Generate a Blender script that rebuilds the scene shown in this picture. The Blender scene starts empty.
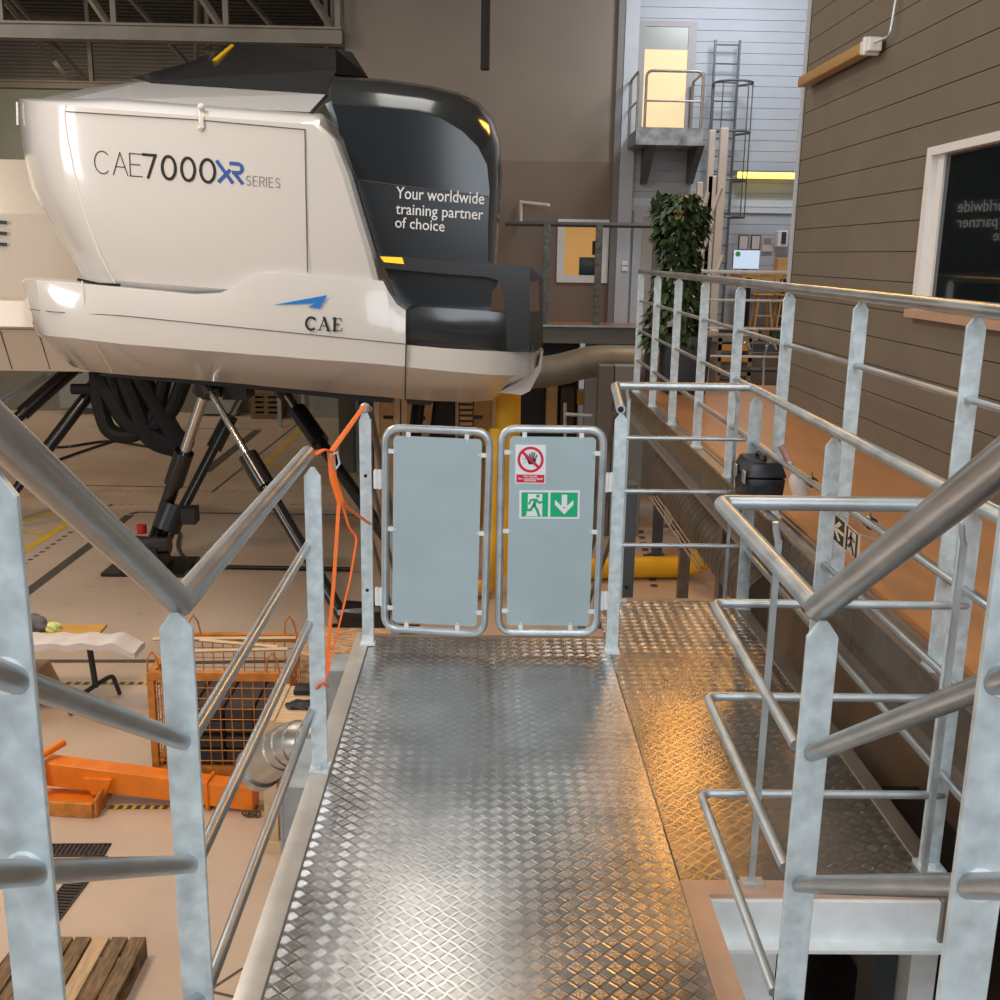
import bpy, bmesh, math, random
from mathutils import Vector, Matrix
random.seed(7)
SC = bpy.context.scene
COL = SC.collection
# ------------------------------------------------------------------ camera
H = 1.79                      # lens height above the walkway plate (z = 0)
F = 1040.0                    # focal length in pixels of a 1000 px frame
CAM = Matrix(((0.9997944, -0.012049, -0.01630882),
              (-0.01309893, 0.23016683, -0.97306302),
              (0.01547819, 0.97307659, 0.22996168)))
CAM = Matrix(((0.9997944, -0.012049, -0.01630882),
              (-0.01309893, 0.23016683, -0.97306302),
              (0.01547819, 0.97307659, 0.22996168)))
cd = bpy.data.cameras.new('camera'); cam = bpy.data.objects.new('camera', cd); COL.objects.link(cam)
cam.matrix_world = Matrix.Translation((0, 0, H)) @ CAM.to_4x4()
cd.sensor_width = 36; cd.lens = F * 36 / 1000; cd.clip_start = 0.02; cd.clip_end = 200
SC.camera = cam
# ------------------------------------------------------------------ world and light
W = bpy.data.worlds.new('world'); SC.world = W; W.use_nodes = True
wb = W.node_tree.nodes['Background']; wb.inputs[0].default_value = (0.86, 0.84, 0.82, 1); wb.inputs[1].default_value = 0.20

def area(name, loc, target, sx, sy, color, power, spread=None):
    l = bpy.data.lights.new(name, 'AREA'); l.shape = 'RECTANGLE'; l.size = sx; l.size_y = sy
    l.color = color; l.energy = power
    if spread: l.spread = math.radians(spread)
    o = bpy.data.objects.new(name, l); COL.objects.link(o); o.location = loc
    d = Vector(target) - Vector(loc); o.rotation_euler = d.to_track_quat('-Z', 'Y').to_euler()
    return o
area('window_and_fill', (2.0, -9.0, 4.9), (-0.2, 5, 0.8), 6.6, 5, (0.84, 0.92, 1.0), 430)
area('window_and_fill', (-21.0, -4.0, 5.0), (-3.5, 12, 1.0), 7, 4.5, (0.92, 0.96, 1.0), 850)  # second daylight source, added far left to brighten the simulator side
area('rooflight_and_fill', (0.3, -1.8, 7.2), (0.3, -1.8, 0), 3.4, 2.6, (0.90, 0.95, 1.0), 230)  # added overhead behind the viewer for glare on the cross rail tops
area('rooflight_and_fill', (-0.7, 12.0, 7.4), (-0.7, 12.0, 0), 1.5, 3.2, (1.0, 0.97, 0.90), 75)
area('rooflight_and_fill', (-5.0, 10.0, 7.4), (-5.0, 10.0, 0), 1.6, 4.0, (0.95, 0.97, 1.0), 150)  # added overhead fill for the general brightness of the hall
area('rooflight_and_fill', (-11.0, 15, 7.4), (-11.0, 15, 0), 2.0, 5.0, (1.0, 0.93, 0.84), 220)  # another added overhead fill, warmer, for the far left
area('sodium_lamp', (3.75, 16.0, 6.6), (3.4, 10.0, 0), 1.2, 1.6, (1.0, 0.46, 0.08), 140)
area('sodium_lamp', (-6.0, 5.5, 7.0), (-5.5, 8, -2), 1.4, 1.4, (1.0, 0.72, 0.46), 330)
area('sodium_lamp', (5.2, 7.0, 7.2), (2.5, 5.0, 0), 1.2, 1.2, (1.0, 0.60, 0.30), 60)
area('hall_fill', (2.2, 2.6, 7.2), (2.1, 5.0, 0), 0.6, 1.6, (1.0, 0.82, 0.62), 60)  # added fill that lights the upper platform floor
area('sodium_lamp', (-12, 22, 6.6), (-10, 22, -2), 1.4, 1.4, (1.0, 0.76, 0.5), 200)
area('hall_fill', (-12, 29, 6.0), (-13, 34, 1), 8, 1.0, (1.0, 0.90, 0.72), 260)  # added fill to lift the olive rear wall
area('hall_fill', (4.6, 17.6, 7.0), (4.4, 21, 3), 1.5, 1.0, (0.90, 0.94, 1.0), 130)  # fill aimed at the pale end wall
SC.view_settings.view_transform = 'Standard'; SC.view_settings.look = 'None'
SC.view_settings.gamma = 1; SC.view_settings.use_curve_mapping = False
SC.view_settings.exposure = 0.42
SC.cycles.use_denoising = True
SC.cycles.max_bounces = 8
SC.cycles.sample_clamp_indirect = 6

# ------------------------------------------------------------------ helpers
def ray(px, py): return CAM @ (Vector((px - 500, 500 - py, -F)) / F)
def atY(px, py, y): d = ray(px, py); t = y / d.y; return Vector((d.x * t, y, d.z * t + H))
def atZ(px, py, z): d = ray(px, py); t = (z - H) / d.z; return Vector((d.x * t, d.y * t, z))
def atX(px, py, x): d = ray(px, py); t = x / d.x; return Vector((x, d.y * t, d.z * t + H))

def mat(name, col, metal=0.0, rough=0.5, var=0.0, scale=4.0, bump=0.0, col2=None, coat=0.0, emis=None, es=1.0, stretch=None, rvar=0.0):
    m = bpy.data.materials.new(name); m.use_nodes = True; nt = m.node_tree; b = nt.nodes['Principled BSDF']
    b.inputs['Base Color'].default_value = (*col, 1); b.inputs['Metallic'].default_value = metal
    b.inputs['Roughness'].default_value = rough; b.inputs['Coat Weight'].default_value = coat
    b.inputs['Coat Roughness'].default_value = 0.06
    if emis: b.inputs['Emission Color'].default_value = (*emis, 1); b.inputs['Emission Strength'].default_value = es
    tc = nt.nodes.new('ShaderNodeTexCoord'); mp = nt.nodes.new('ShaderNodeMapping')
    nt.links.new(tc.outputs['Object'], mp.inputs[0])
    if stretch: mp.inputs['Scale'].default_value = stretch
    n = nt.nodes.new('ShaderNodeTexNoise'); n.inputs['Scale'].default_value = scale; n.inputs['Detail'].default_value = 6
    nt.links.new(mp.outputs[0], n.inputs['Vector'])
    if var or col2:
        r = nt.nodes.new('ShaderNodeValToRGB'); r.color_ramp.elements[0].position = 0.32; r.color_ramp.elements[1].position = 0.68
        c2 = col2 or tuple(min(1, c * (1 + var)) for c in col)
        c1 = col if col2 else tuple(c * (1 - var) for c in col)
        r.color_ramp.elements[0].color = (*c1, 1); r.color_ramp.elements[1].color = (*c2, 1)
        nt.links.new(n.outputs['Fac'], r.inputs[0]); nt.links.new(r.outputs[0], b.inputs['Base Color'])
    if rvar:
        mr = nt.nodes.new('ShaderNodeMapRange'); mr.inputs['To Min'].default_value = rough - rvar; mr.inputs['To Max'].default_value = rough + rvar
        nt.links.new(n.outputs['Fac'], mr.inputs['Value']); nt.links.new(mr.outputs[0], b.inputs['Roughness'])
    if bump:
        bp = nt.nodes.new('ShaderNodeBump'); bp.inputs['Strength'].default_value = bump; bp.inputs['Distance'].default_value = 0.01
        nt.links.new(n.outputs['Fac'], bp.inputs['Height']); nt.links.new(bp.outputs[0], b.inputs['Normal'])
    return m

def checker_plate(name, col, cell=0.0363, rough=0.2, strength=0.34, nbar=5):
    m = bpy.data.materials.new(name); m.use_nodes = True; nt = m.node_tree; b = nt.nodes['Principled BSDF']
    b.inputs['Metallic'].default_value = 0.92; b.inputs['Roughness'].default_value = rough
    L = nt.links.new
    def nd(op, a=None, c=None, d=None):
        q = nt.nodes.new('ShaderNodeMath'); q.operation = op
        for i, v in enumerate((a, c, d)):
            if v is None: continue
            if isinstance(v, (int, float)): q.inputs[i].default_value = v
            else: L(v, q.inputs[i])
        return q.outputs[0]
    g = nt.nodes.new('ShaderNodeNewGeometry'); s = nt.nodes.new('ShaderNodeSeparateXYZ'); L(g.outputs['Position'], s.inputs[0])
    k = 1 / cell / math.sqrt(2)
    u = nd('MULTIPLY', nd('ADD', s.outputs[0], s.outputs[1]), k); v = nd('MULTIPLY', nd('SUBTRACT', s.outputs[0], s.outputs[1]), k)
    fu = nd('FRACT', u); fv = nd('FRACT', v)
    par = nd('FLOORED_MODULO', nd('ADD', nd('FLOOR', u), nd('FLOOR', v)), 2.0)
    def ridge(a, c):     # bars run along c, repeated across a
        w = nd('ABSOLUTE', nd('SINE', nd('MULTIPLY', nd('SUBTRACT', a, 0.1), math.pi * nbar / 0.8)))
        w = nd('SMOOTH_MIN', w, 0.8, 0.2)
        m1 = nd('MULTIPLY', nd('GREATER_THAN', a, 0.1), nd('LESS_THAN', a, 0.9))
        e = nd('SUBTRACT', 0.46, nd('ABSOLUTE', nd('SUBTRACT', c, 0.5)))
        m2 = nd('MINIMUM', nd('MAXIMUM', nd('MULTIPLY', e, 9.0), 0.0), 1.0)
        return nd('MULTIPLY', nd('MULTIPLY', w, m1), m2)
    h = nd('ADD', nd('MULTIPLY', ridge(fu, fv), par), nd('MULTIPLY', ridge(fv, fu), nd('SUBTRACT', 1.0, par)))
    bp = nt.nodes.new('ShaderNodeBump'); bp.inputs['Strength'].default_value = strength; bp.inputs['Distance'].default_value = 0.0022
    L(h, bp.inputs['Height']); L(bp.outputs[0], b.inputs['Normal'])
    n = nt.nodes.new('ShaderNodeTexNoise'); n.inputs['Scale'].default_value = 3.5; n.inputs['Detail'].default_value = 8; L(g.outputs['Position'], n.inputs['Vector'])
    r = nt.nodes.new('ShaderNodeValToRGB'); r.color_ramp.elements[0].position = 0.3; r.color_ramp.elements[1].position = 0.7
    r.color_ramp.elements[0].color = (*[c * 0.8 for c in col], 1); r.color_ramp.elements[1].color = (*[min(1, c * 1.12) for c in col], 1)
    L(n.outputs['Fac'], r.inputs[0])
    relief_tone = nt.nodes.new('ShaderNodeMapRange'); relief_tone.inputs['To Min'].default_value = 0.80; relief_tone.inputs['To Max'].default_value = 1.15; L(h, relief_tone.inputs['Value'])  # bar relief put into the colour: tops lighter, gaps darker
    vm = nt.nodes.new('ShaderNodeVectorMath'); vm.operation = 'SCALE'; L(r.outputs[0], vm.inputs[0]); L(relief_tone.outputs[0], vm.inputs['Scale']); L(vm.outputs[0], b.inputs['Base Color'])
    mr = nt.nodes.new('ShaderNodeMapRange'); mr.inputs['To Min'].default_value = rough - 0.04; mr.inputs['To Max'].default_value = rough + 0.08
    L(n.outputs['Fac'], mr.inputs['Value']); L(mr.outputs[0], b.inputs['Roughness'])
    return m

def osb(name, dark=1.0):
    m = mat(name, (0.24, 0.12, 0.05), 0, 0.7, col2=(0.62, 0.41, 0.22), scale=16, bump=0.4, stretch=(1, 2.2, 2.2))
    return m

M = dict(
 galv=mat('galvanised steel', (0.50, 0.55, 0.58), 0.72, 0.40, 0.16, 9, 0.08, rvar=0.1),
 galv_post=mat('galvanised flat bar', (0.64, 0.73, 0.76), 0.3, 0.42, 0.17, 24, 0.06, rvar=0.08),
 galv_tube=mat('galvanised tube', (0.46, 0.48, 0.49), 0.85, 0.33, 0.13, 16, 0.06, stretch=(1, 0.35, 1), rvar=0.1),
 galv_lit=mat('front lit galvanised sheet', (0.80, 0.84, 0.84), 0.1, 0.42, 0.06, 18, 0.04),  # strong front light on the opening beams put into this paler colour
 alu_channel=mat('aluminium edge channel', (0.56, 0.53, 0.48), 0.5, 0.45, 0.12, 6, 0.05),
 plate=checker_plate('aluminium five bar plate', (0.58, 0.56, 0.54)),
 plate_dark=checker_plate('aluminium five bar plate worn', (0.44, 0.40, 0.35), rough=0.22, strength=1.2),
 gate_panel=mat('blue grey painted sheet', (0.40, 0.50, 0.53), 0.0, 0.42, 0.04, 5, 0.02),
 white_gloss=mat('white gelcoat', (0.70, 0.69, 0.67), 0.0, 0.22, coat=0.6),
 white_soft=mat('white painted panel', (0.62, 0.52, 0.41), 0.0, 0.35, coat=0.3),
 zinc_dull=mat('dull zinc', (0.30, 0.31, 0.31), 0.5, 0.45, 0.4, 6),
 rubber=mat('black rubber', (0.006, 0.006, 0.006), 0, 0.7),
 seam=mat('panel seam', (0.10, 0.09, 0.08), 0, 0.7),
 seam_light=mat('light panel seam', (0.85, 0.82, 0.78), 0, 0.4),
 dark_gloss=mat('anthracite gloss', (0.012, 0.015, 0.018), 0.0, 0.22),
 dark_band=mat('dark grey gloss band', (0.035, 0.038, 0.04), 0.1, 0.16, coat=0.3),
 dark_matt=mat('dark matt', (0.018, 0.02, 0.023), 0.0, 0.45),
 roof_dark=mat('dark tinted roof', (0.035, 0.036, 0.035), 0.1, 0.15, coat=0.2),
 black=mat('black paint', (0.008, 0.008, 0.008), 0.0, 0.3, coat=0.3),
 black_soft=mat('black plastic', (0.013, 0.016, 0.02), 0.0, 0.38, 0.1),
 chrome=mat('chromed rod', (0.62, 0.60, 0.58), 1.0, 0.15),
 txt_black=mat('black lettering', (0.012, 0.012, 0.012), 0, 0.4),
 txt_grey=mat('grey lettering', (0.25, 0.24, 0.23), 0, 0.4),
 txt_blue=mat('deep blue lettering', (0.03, 0.10, 0.38), 0, 0.4),
 logo_blue=mat('bright blue mark', (0.01, 0.20, 0.66), 0, 0.35),
 txt_white=mat('white lettering', (0.85, 0.86, 0.87), 0, 0.4),
 hall=mat('hall floor paint', (0.55, 0.42, 0.32), 0.0, 0.30, 0.07, 1.3, 0.02, rvar=0.08),
 wood_floor=mat('brown floor covering', (0.50, 0.235, 0.095), 0.0, 0.28, 0.10, 3.0, 0.03, stretch=(3, 0.6, 1)),
 wood_edge=mat('floor covering edge', (0.33, 0.15, 0.06), 0, 0.5, 0.1),
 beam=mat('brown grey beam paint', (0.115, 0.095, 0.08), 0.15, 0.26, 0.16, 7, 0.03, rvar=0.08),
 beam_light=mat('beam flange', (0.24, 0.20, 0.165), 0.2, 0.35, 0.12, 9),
 siding_brown=mat('taupe cladding board', (0.175, 0.145, 0.108), 0, 0.62, 0.05, 2.5, 0.04),
 siding_grey=mat('pale blue grey cladding board', (0.44, 0.47, 0.52), 0, 0.6, 0.03, 2.5, 0.02),
 back_brown=mat('taupe wall panel', (0.26, 0.21, 0.165), 0, 0.6, 0.06, 0.9, 0.02),
 back_low=mat('darker taupe wall panel', (0.20, 0.145, 0.105), 0, 0.5, 0.06, 0.9, 0.02),
 trim_grey=mat('pale trim', (0.50, 0.53, 0.57), 0, 0.5, 0.04),
 olive=mat('olive grey wall', (0.17, 0.165, 0.125), 0, 0.7, 0.08, 0.7),
 roof=mat('dark corrugated roof', (0.075, 0.06, 0.048), 0.3, 0.55, 0.15, 1.0),
 truss=mat('painted roof steel', (0.22, 0.19, 0.155), 0.2, 0.5, 0.14, 2.0),
 frame_white=mat('white window frame', (0.80, 0.79, 0.77), 0, 0.4, 0.03),
 frame_wood=mat('sill wood', (0.50, 0.32, 0.22), 0, 0.5, 0.06),
 glass_dark=mat('dark window glass', (0.006, 0.009, 0.009), 0, 0.0, coat=0.6),
 warm=mat('warm lit room', (0.6, 0.35, 0.12), 0, 0.8, emis=(1.0, 0.55, 0.18), es=0.30),
 warm_pale=mat('warm lit blind', (0.7, 0.5, 0.3), 0, 0.8, emis=(1.0, 0.66, 0.36), es=0.42),
 tube_light=mat('glowing yellow tube', (1, 0.8, 0.2), 0, 0.5, emis=(1.0, 0.72, 0.12), es=1.6),
 amber_diff=mat('amber diffuser', (0.42, 0.25, 0.09), 0, 0.4),
 ivory=mat('ivory plastic', (0.66, 0.58, 0.42), 0, 0.5, 0.04),
 orange=mat('orange paint', (0.78, 0.20, 0.012), 0, 0.45, 0.10, 7, 0.05),
 orange_rust=mat('worn orange paint', (0.52, 0.19, 0.03), 0.1, 0.6, 0.25, 10, 0.1),
 strap=mat('orange webbing', (0.92, 0.17, 0.012), 0, 0.55, 0.05, 30),
 yellow=mat('yellow sleeve', (0.78, 0.42, 0.01), 0, 0.5, 0.12, 3),
 yellow_line=mat('yellow floor paint', (0.66, 0.43, 0.03), 0, 0.5, 0.15, 2),
 line_dark=mat('dark floor tape', (0.085, 0.07, 0.055), 0, 0.5, 0.15, 3),
 grate=mat('drain grate', (0.055, 0.045, 0.038), 0.4, 0.5, 0.2, 10),
 red=mat('sign red', (0.70, 0.008, 0.045), 0, 0.4),
 green=mat('sign green', (0.0, 0.44, 0.19), 0, 0.4),
 green_dark=mat('dark sign green', (0.01, 0.045, 0.03), 0, 0.4),
 sign_white=mat('sign white', (0.82, 0.85, 0.86), 0, 0.4),
 sign_pale=mat('photoluminescent sign face', (0.72, 0.56, 0.44), 0, 0.5),
 sign_grey=mat('faded sign face', (0.20, 0.185, 0.15), 0, 0.5),
 wood=mat('pine board', (0.58, 0.40, 0.22), 0, 0.6, col2=(0.70, 0.52, 0.32), scale=5, bump=0.1, stretch=(1, 8, 1)),
 wood_pallet=mat('weathered pallet wood', (0.10, 0.06, 0.03), 0, 0.75, col2=(0.26, 0.165, 0.08), scale=7, bump=0.3, stretch=(8, 1, 1)),
 crate=mat('plywood crate', (0.55, 0.33, 0.14), 0, 0.6, 0.15, 3, 0.05),
 osb=osb('strand board'),
 cardboard=mat('cardboard', (0.40, 0.26, 0.15), 0, 0.8, 0.06),
 foam=mat('white foam sheet', (0.66, 0.60, 0.56), 0, 0.6, 0.05, 12, 0.2),
 cloth=mat('grey garment', (0.14, 0.13, 0.13), 0, 0.9, 0.2, 14, 0.4),
 hivis=mat('lime reflective fabric', (0.62, 0.72, 0.25), 0, 0.6, 0.3, 20, 0.2),
 duct=mat('spiral duct sheet', (0.50, 0.48, 0.45), 0.8, 0.3, 0.1, 5, 0.04),
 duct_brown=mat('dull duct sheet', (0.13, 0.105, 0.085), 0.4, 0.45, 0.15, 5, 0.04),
 column=mat('dark grey column', (0.10, 0.105, 0.115), 0.1, 0.45, 0.1),
 grey_wall=mat('grey painted wall', (0.30, 0.32, 0.31), 0, 0.55, 0.04),
 leaf=mat('dark green leaves', (0.018, 0.042, 0.016), 0, 0.45, col2=(0.06, 0.095, 0.03), scale=9),
 stem=mat('brown stem', (0.10, 0.06, 0.03), 0, 0.8),
 planter=mat('slate planter', (0.022, 0.027, 0.042), 0, 0.4),
 paper=mat('notice paper', (0.56, 0.50, 0.50), 0, 0.6, 0.05),
 screen=mat('lit screen', (0.3, 0.4, 0.5), 0, 0.3, emis=(0.62, 0.74, 0.92), es=0.55),
 purple=mat('dark purple plastic', (0.06, 0.025, 0.06), 0, 0.4),
 door_grey=mat('beige grey door', (0.42, 0.385, 0.34), 0, 0.45, 0.03),
 lift=mat('cream lacquered steel', (0.62, 0.58, 0.52), 0.1, 0.4, 0.04),
 teal_dark=mat('dim tank', (0.03, 0.035, 0.035), 0, 0.5),
 bottle=mat('milky bottle plastic', (0.70, 0.60, 0.56), 0, 0.35),
 pink=mat('pink plastic', (0.5, 0.28, 0.25), 0, 0.5),
 copper=mat('chair lacquer', (0.55, 0.28, 0.04), 0, 0.4),
)

def finish(bm, name, m, parent=None, smooth=True, angle=35):
    bmesh.ops.recalc_face_normals(bm, faces=bm.faces[:])
    if smooth:
        a = math.radians(angle)
        for f in bm.faces: f.smooth = True
        for e in bm.edges:
            if len(e.link_faces) == 2 and e.calc_face_angle(0) > a: e.smooth = False
    me = bpy.data.meshes.new(name); bm.to_mesh(me); bm.free()
    for x in (m if isinstance(m, (list, tuple)) else [m]): me.materials.append(M[x] if isinstance(x, str) else x)
    o = bpy.data.objects.new(name, me); COL.objects.link(o)
    if parent:
        o.parent = parent; o.matrix_parent_inverse = Matrix.Translation(parent.location).inverted() if parent.type == 'EMPTY' else Matrix.Identity(4)
    return o
def tag(o, label, cat=None, group=None, kind=None):
    if label: o['label'] = label
    if cat: o['category'] = cat
    if group: o['group'] = group
    if kind: o['kind'] = kind
    return o
def thing(name, label, cat, loc=(0, 0, 0), group=None):
    o = bpy.data.objects.new(name, None); COL.objects.link(o); o.location = loc; o.empty_display_size = 0.1
    return tag(o, label, cat, group)
def B(): return bmesh.new()
def box(bm, x0, x1, y0, y1, z0, z1, mi=0):
    vs = [bm.verts.new((x, y, z)) for z in (z0, z1) for y in (y0, y1) for x in (x0, x1)]
    for q in ((0, 1, 3, 2), (4, 6, 7, 5), (0, 4, 5, 1), (2, 3, 7, 6), (0, 2, 6, 4), (1, 5, 7, 3)):
        f = bm.faces.new([vs[i] for i in q]); f.material_index = mi
    return bm
def hexa(bm, p, mi=0):      # eight points: four near, four far
    vs = [bm.verts.new(q) for q in p]
    for q in ((0, 1, 2, 3), (4, 7, 6, 5), (0, 4, 5, 1), (1, 5, 6, 2), (2, 6, 7, 3), (3, 7, 4, 0)):
        f = bm.faces.new([vs[i] for i in q]); f.material_index = mi
def prism(bm, pts, vec, mi=0):
    v = Vector(vec); a = [bm.verts.new(p) for p in pts]; b = [bm.verts.new(Vector(p) + v) for p in pts]
    n = len(pts); bm.faces.new(a).material_index = mi; bm.faces.new(b[::-1]).material_index = mi
    for i in range(n): bm.faces.new([a[i], b[i], b[(i + 1) % n], a[(i + 1) % n]]).material_index = mi
def fillet(pts, r, n=6, closed=False):
    P = [Vector(p) for p in pts]; out = []
    N = len(P)
    for i, p in enumerate(P):
        if not closed and i in (0, N - 1): out.append(p); continue
        a = P[i - 1] - p; b = P[(i + 1) % N] - p
        la, lb = a.length, b.length
        rr = min(r, la * 0.45, lb * 0.45); a = a.normalized() * rr; b = b.normalized() * rr
        for k in range(n + 1):
            t = k / n; out.append(p + a * (1 - t) ** 2 + b * t ** 2)
    return out
def tube(bm, pts, r, seg=12, closed=False, caps=True, flat=None, hollow=False):
    P = [Vector(p) for p in pts]; N = len(P); rings = []
    rs = r if isinstance(r, (list, tuple)) else [r] * N
    prev = None
    for i, p in enumerate(P):
        if closed: t1 = (p - P[i - 1]).normalized(); t2 = (P[(i + 1) % N] - p).normalized()
        else:
            t1 = (p - P[i - 1]).normalized() if i else (P[1] - p).normalized()
            t2 = (P[i + 1] - p).normalized() if i < N - 1 else t1
        t = (t1 + t2); t = t.normalized() if t.length > 1e-6 else t1
        if prev is None:
            u = t.cross(Vector((0, 0, 1)));
            if u.length < 1e-3: u = t.cross(Vector((0, 1, 0)))
            u.normalize()
        else:
            u = prev - t * prev.dot(t)
            if u.length < 1e-4: u = t.cross(Vector((0, 0, 1)))
            u.normalize()
        v = t.cross(u); prev = u
        sc = 1 / max(0.5, math.sqrt(max(0.0, (1 + t1.dot(t2)) / 2)))
        bend = (t2 - t1); bend = bend - t * bend.dot(t)
        bd = bend.normalized() if bend.length > 1e-4 else None
        ring = []
        for k in range(seg):
            a = 2 * math.pi * k / seg
            o = u * math.cos(a) * rs[i] + v * math.sin(a) * rs[i] * (flat or 1)
            if bd is not None: o += bd * o.dot(bd) * (sc - 1)
            ring.append(bm.verts.new(p + o))
        rings.append(ring)
    R = range(N if closed else N - 1)
    for i in R:
        a, b = rings[i], rings[(i + 1) % N]
        for k in range(seg): bm.faces.new([a[k], a[(k + 1) % seg], b[(k + 1) % seg], b[k]])
    if caps and not closed: bm.faces.new(rings[0][::-1]); bm.faces.new(rings[-1])
def seg_cyl(bm, a, b, r, seg=14): tube(bm, [a, b], r, seg)
def lathe(bm, c, prof, seg=18):
    rings = []
    for r, z in prof: rings.append([bm.verts.new((c[0] + r * math.cos(2 * math.pi * k / seg), c[1] + r * math.sin(2 * math.pi * k / seg), c[2] + z)) for k in range(seg)])
    for a, b in zip(rings, rings[1:]):
        for k in range(seg): bm.faces.new([a[k], a[(k + 1) % seg], b[(k + 1) % seg], b[k]])
    bm.faces.new(rings[0][::-1]); bm.faces.new(rings[-1])
def bevel(bm, w, n=2, angle=40):
    bmesh.ops.recalc_face_normals(bm, faces=bm.faces[:])
    es = [e for e in bm.edges if len(e.link_faces) == 2 and e.calc_face_angle(0) > math.radians(angle)]
    bmesh.ops.bevel(bm, geom=es, offset=w, segments=n, affect='EDGES', profile=0.5, clamp_overlap=True)
def grid(bm, rows, mi=0):
    V = [[bm.verts.new(p) for p in r] for r in rows]
    for a, b in zip(V, V[1:]):
        for k in range(len(a) - 1):
            bm.faces.new([a[k], a[k + 1], b[k + 1], b[k]]).material_index = mi
    return V
def post(parent, x, y, z0, z1, w=0.06, t=0.012, name='post', m='galv_post', lean=0.0, foot=False):
    """pointed flat bar, broad face to the walkway axis"""
    bm = B(); h = w / 2; c = w * 0.55
    prof = [(-h, z0), (h, z0), (h, z1 - c), (h * 0.42, z1 - 0.008), (h * 0.2, z1), (-h * 0.2, z1), (-h * 0.42, z1 - 0.008), (-h, z1 - c)]
    prism(bm, [(x + a + lean * (z - z0), y - t / 2, z) for a, z in prof], (0, t, 0))
    bevel(bm, 0.0015, 1)
    if foot: box(bm, x - h - 0.006, x + h + 0.006, y - 0.045, y + 0.03, z0, z0 + 0.012); box(bm, x - 0.008, x + 0.008, y - 0.03, y - 0.014, z0 + 0.012, z0 + 0.022)
    return finish(bm, name, m, parent, smooth=False)
def rail(parent, pts, r, name='handrail', m='galv_tube', fr=0.0, caps=True, closed=False, seg=14):
    bm = B(); P = fillet(pts, fr, 6, closed) if fr else pts
    tube(bm, P, r, seg, closed=closed, caps=caps)
    return finish(bm, name, m, parent)
def weld(bm, p, r):          # little weld bead round a tube where it meets a post
    tube(bm, [(p[0] + r * math.cos(a), p[1], p[2] + r * math.sin(a)) for a in [2 * math.pi * k / 14 for k in range(14)]], 0.0055, 6, closed=True)
def struct(bm, name, m, label=None, smooth=False):
    o = finish(bm, name, m, smooth=smooth); o['kind'] = 'structure'
    if label: o['label'] = label
    return o

ZF = -2.7     # hall floor
ZP = 0.50     # upper platform floor
XW = 2.75     # cladding of the right building
YB = 21.0     # end wall
# ================================================================== SETTING
bm = B(); box(bm, -32, 12, -4, 36, ZF - 0.2, ZF)
def strip(p0, p1, w, mi, z=ZF + 0.003):
    a = atZ(*p0, z); b = atZ(*p1, z); n = (b - a).cross(Vector((0, 0, 1))).normalized() * w / 2
    bm.faces.new([bm.verts.new(q) for q in (a - n, b - n, b + n, a + n)]).material_index = mi
for a, b, w in [((22, 596), (130, 515), 0.16), ((130, 514), (138, 512), 0.1), ((136, 512), (360, 515), 0.07), ((60, 485), (190, 487), 0.05), ((190, 487), (205, 475), 0.06),
                ((205, 472), (258, 430), 0.22), ((170, 428), (262, 429), 0.06), ((40, 661), (165, 661), 0.09), ((-40, 661), (40, 661), 0.09), ((160, 663), (360, 660), 0.09),
                ((212, 492), (305, 418), 0.05), ((180, 568), (360, 572), 0.03), ((90, 426), (180, 424), 0.05)]:
    strip(a, b, w, 1)
for a, b, w in [((15, 522), (100, 502), 0.12), ((100, 502), (10, 560), 0.14), ((14, 530), (45, 534), 0.1), ((250, 478), (300, 430), 0.12), ((340, 445), (352, 443), 0.1),
                ((255, 465), (355, 467), 0.1)]:
    strip(a, b, w, 2)
for i in range(17):
    t = i / 17; strip((18 + 97 * t, 568 - 66 * t), (20 + 97 * t, 566.6 - 66 * t), 0.07, 1)
for i in range(30):
    x = 70 + i * 9.5; strip((x, 491), (x + 5, 491.2), 0.035, 3); strip((x + 40, 504), (x + 45, 504.2), 0.035, 3)
for i in range(26):
    x = 48 + i * 9; strip((x, 683), (x + 5, 683.3), 0.07, 1); strip((x + 5, 683.3), (x + 9, 683.5), 0.07, 2)
    if i < 18: strip((100 + i * 9, 807), (105 + i * 9, 807.3), 0.06, 1); strip((105 + i * 9, 807.3), (109 + i * 9, 807.4), 0.06, 2)
for i in range(10): strip((640 + 1.5 * i, 530 + 6 * i), (641 + 1.5 * i, 533 + 6 * i), 0.1, 1)
strip((188, 1004), (243, 968), 0.02, 1); strip((205, 990), (235, 997), 0.02, 1)
struct(bm, 'floor', ['hall', 'line_dark', 'yellow_line', mat('faded brown tape', (0.30, 0.2, 0.12), 0, 0.6)])

# upper platform floor with its brown covering
bm = B(); box(bm, 1.56, XW + 0.02, 0.2, 9.6, ZP - 0.10, ZP); box(bm, 1.56, 3.6, 9.6, 10.8, ZP - 0.1, ZP)
struct(bm, 'floor', 'wood_floor')
bm = B(); box(bm, 1.552, 1.575, 0.2, 10.8, ZP - 0.02, ZP + 0.012); struct(bm, 'trim_1', 'wood_edge')
# rear gallery floor
bm = B(); box(bm, -2.6, 9, 19.4, YB, ZP - 0.1, ZP); struct(bm, 'floor', 'wood_floor')

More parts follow.
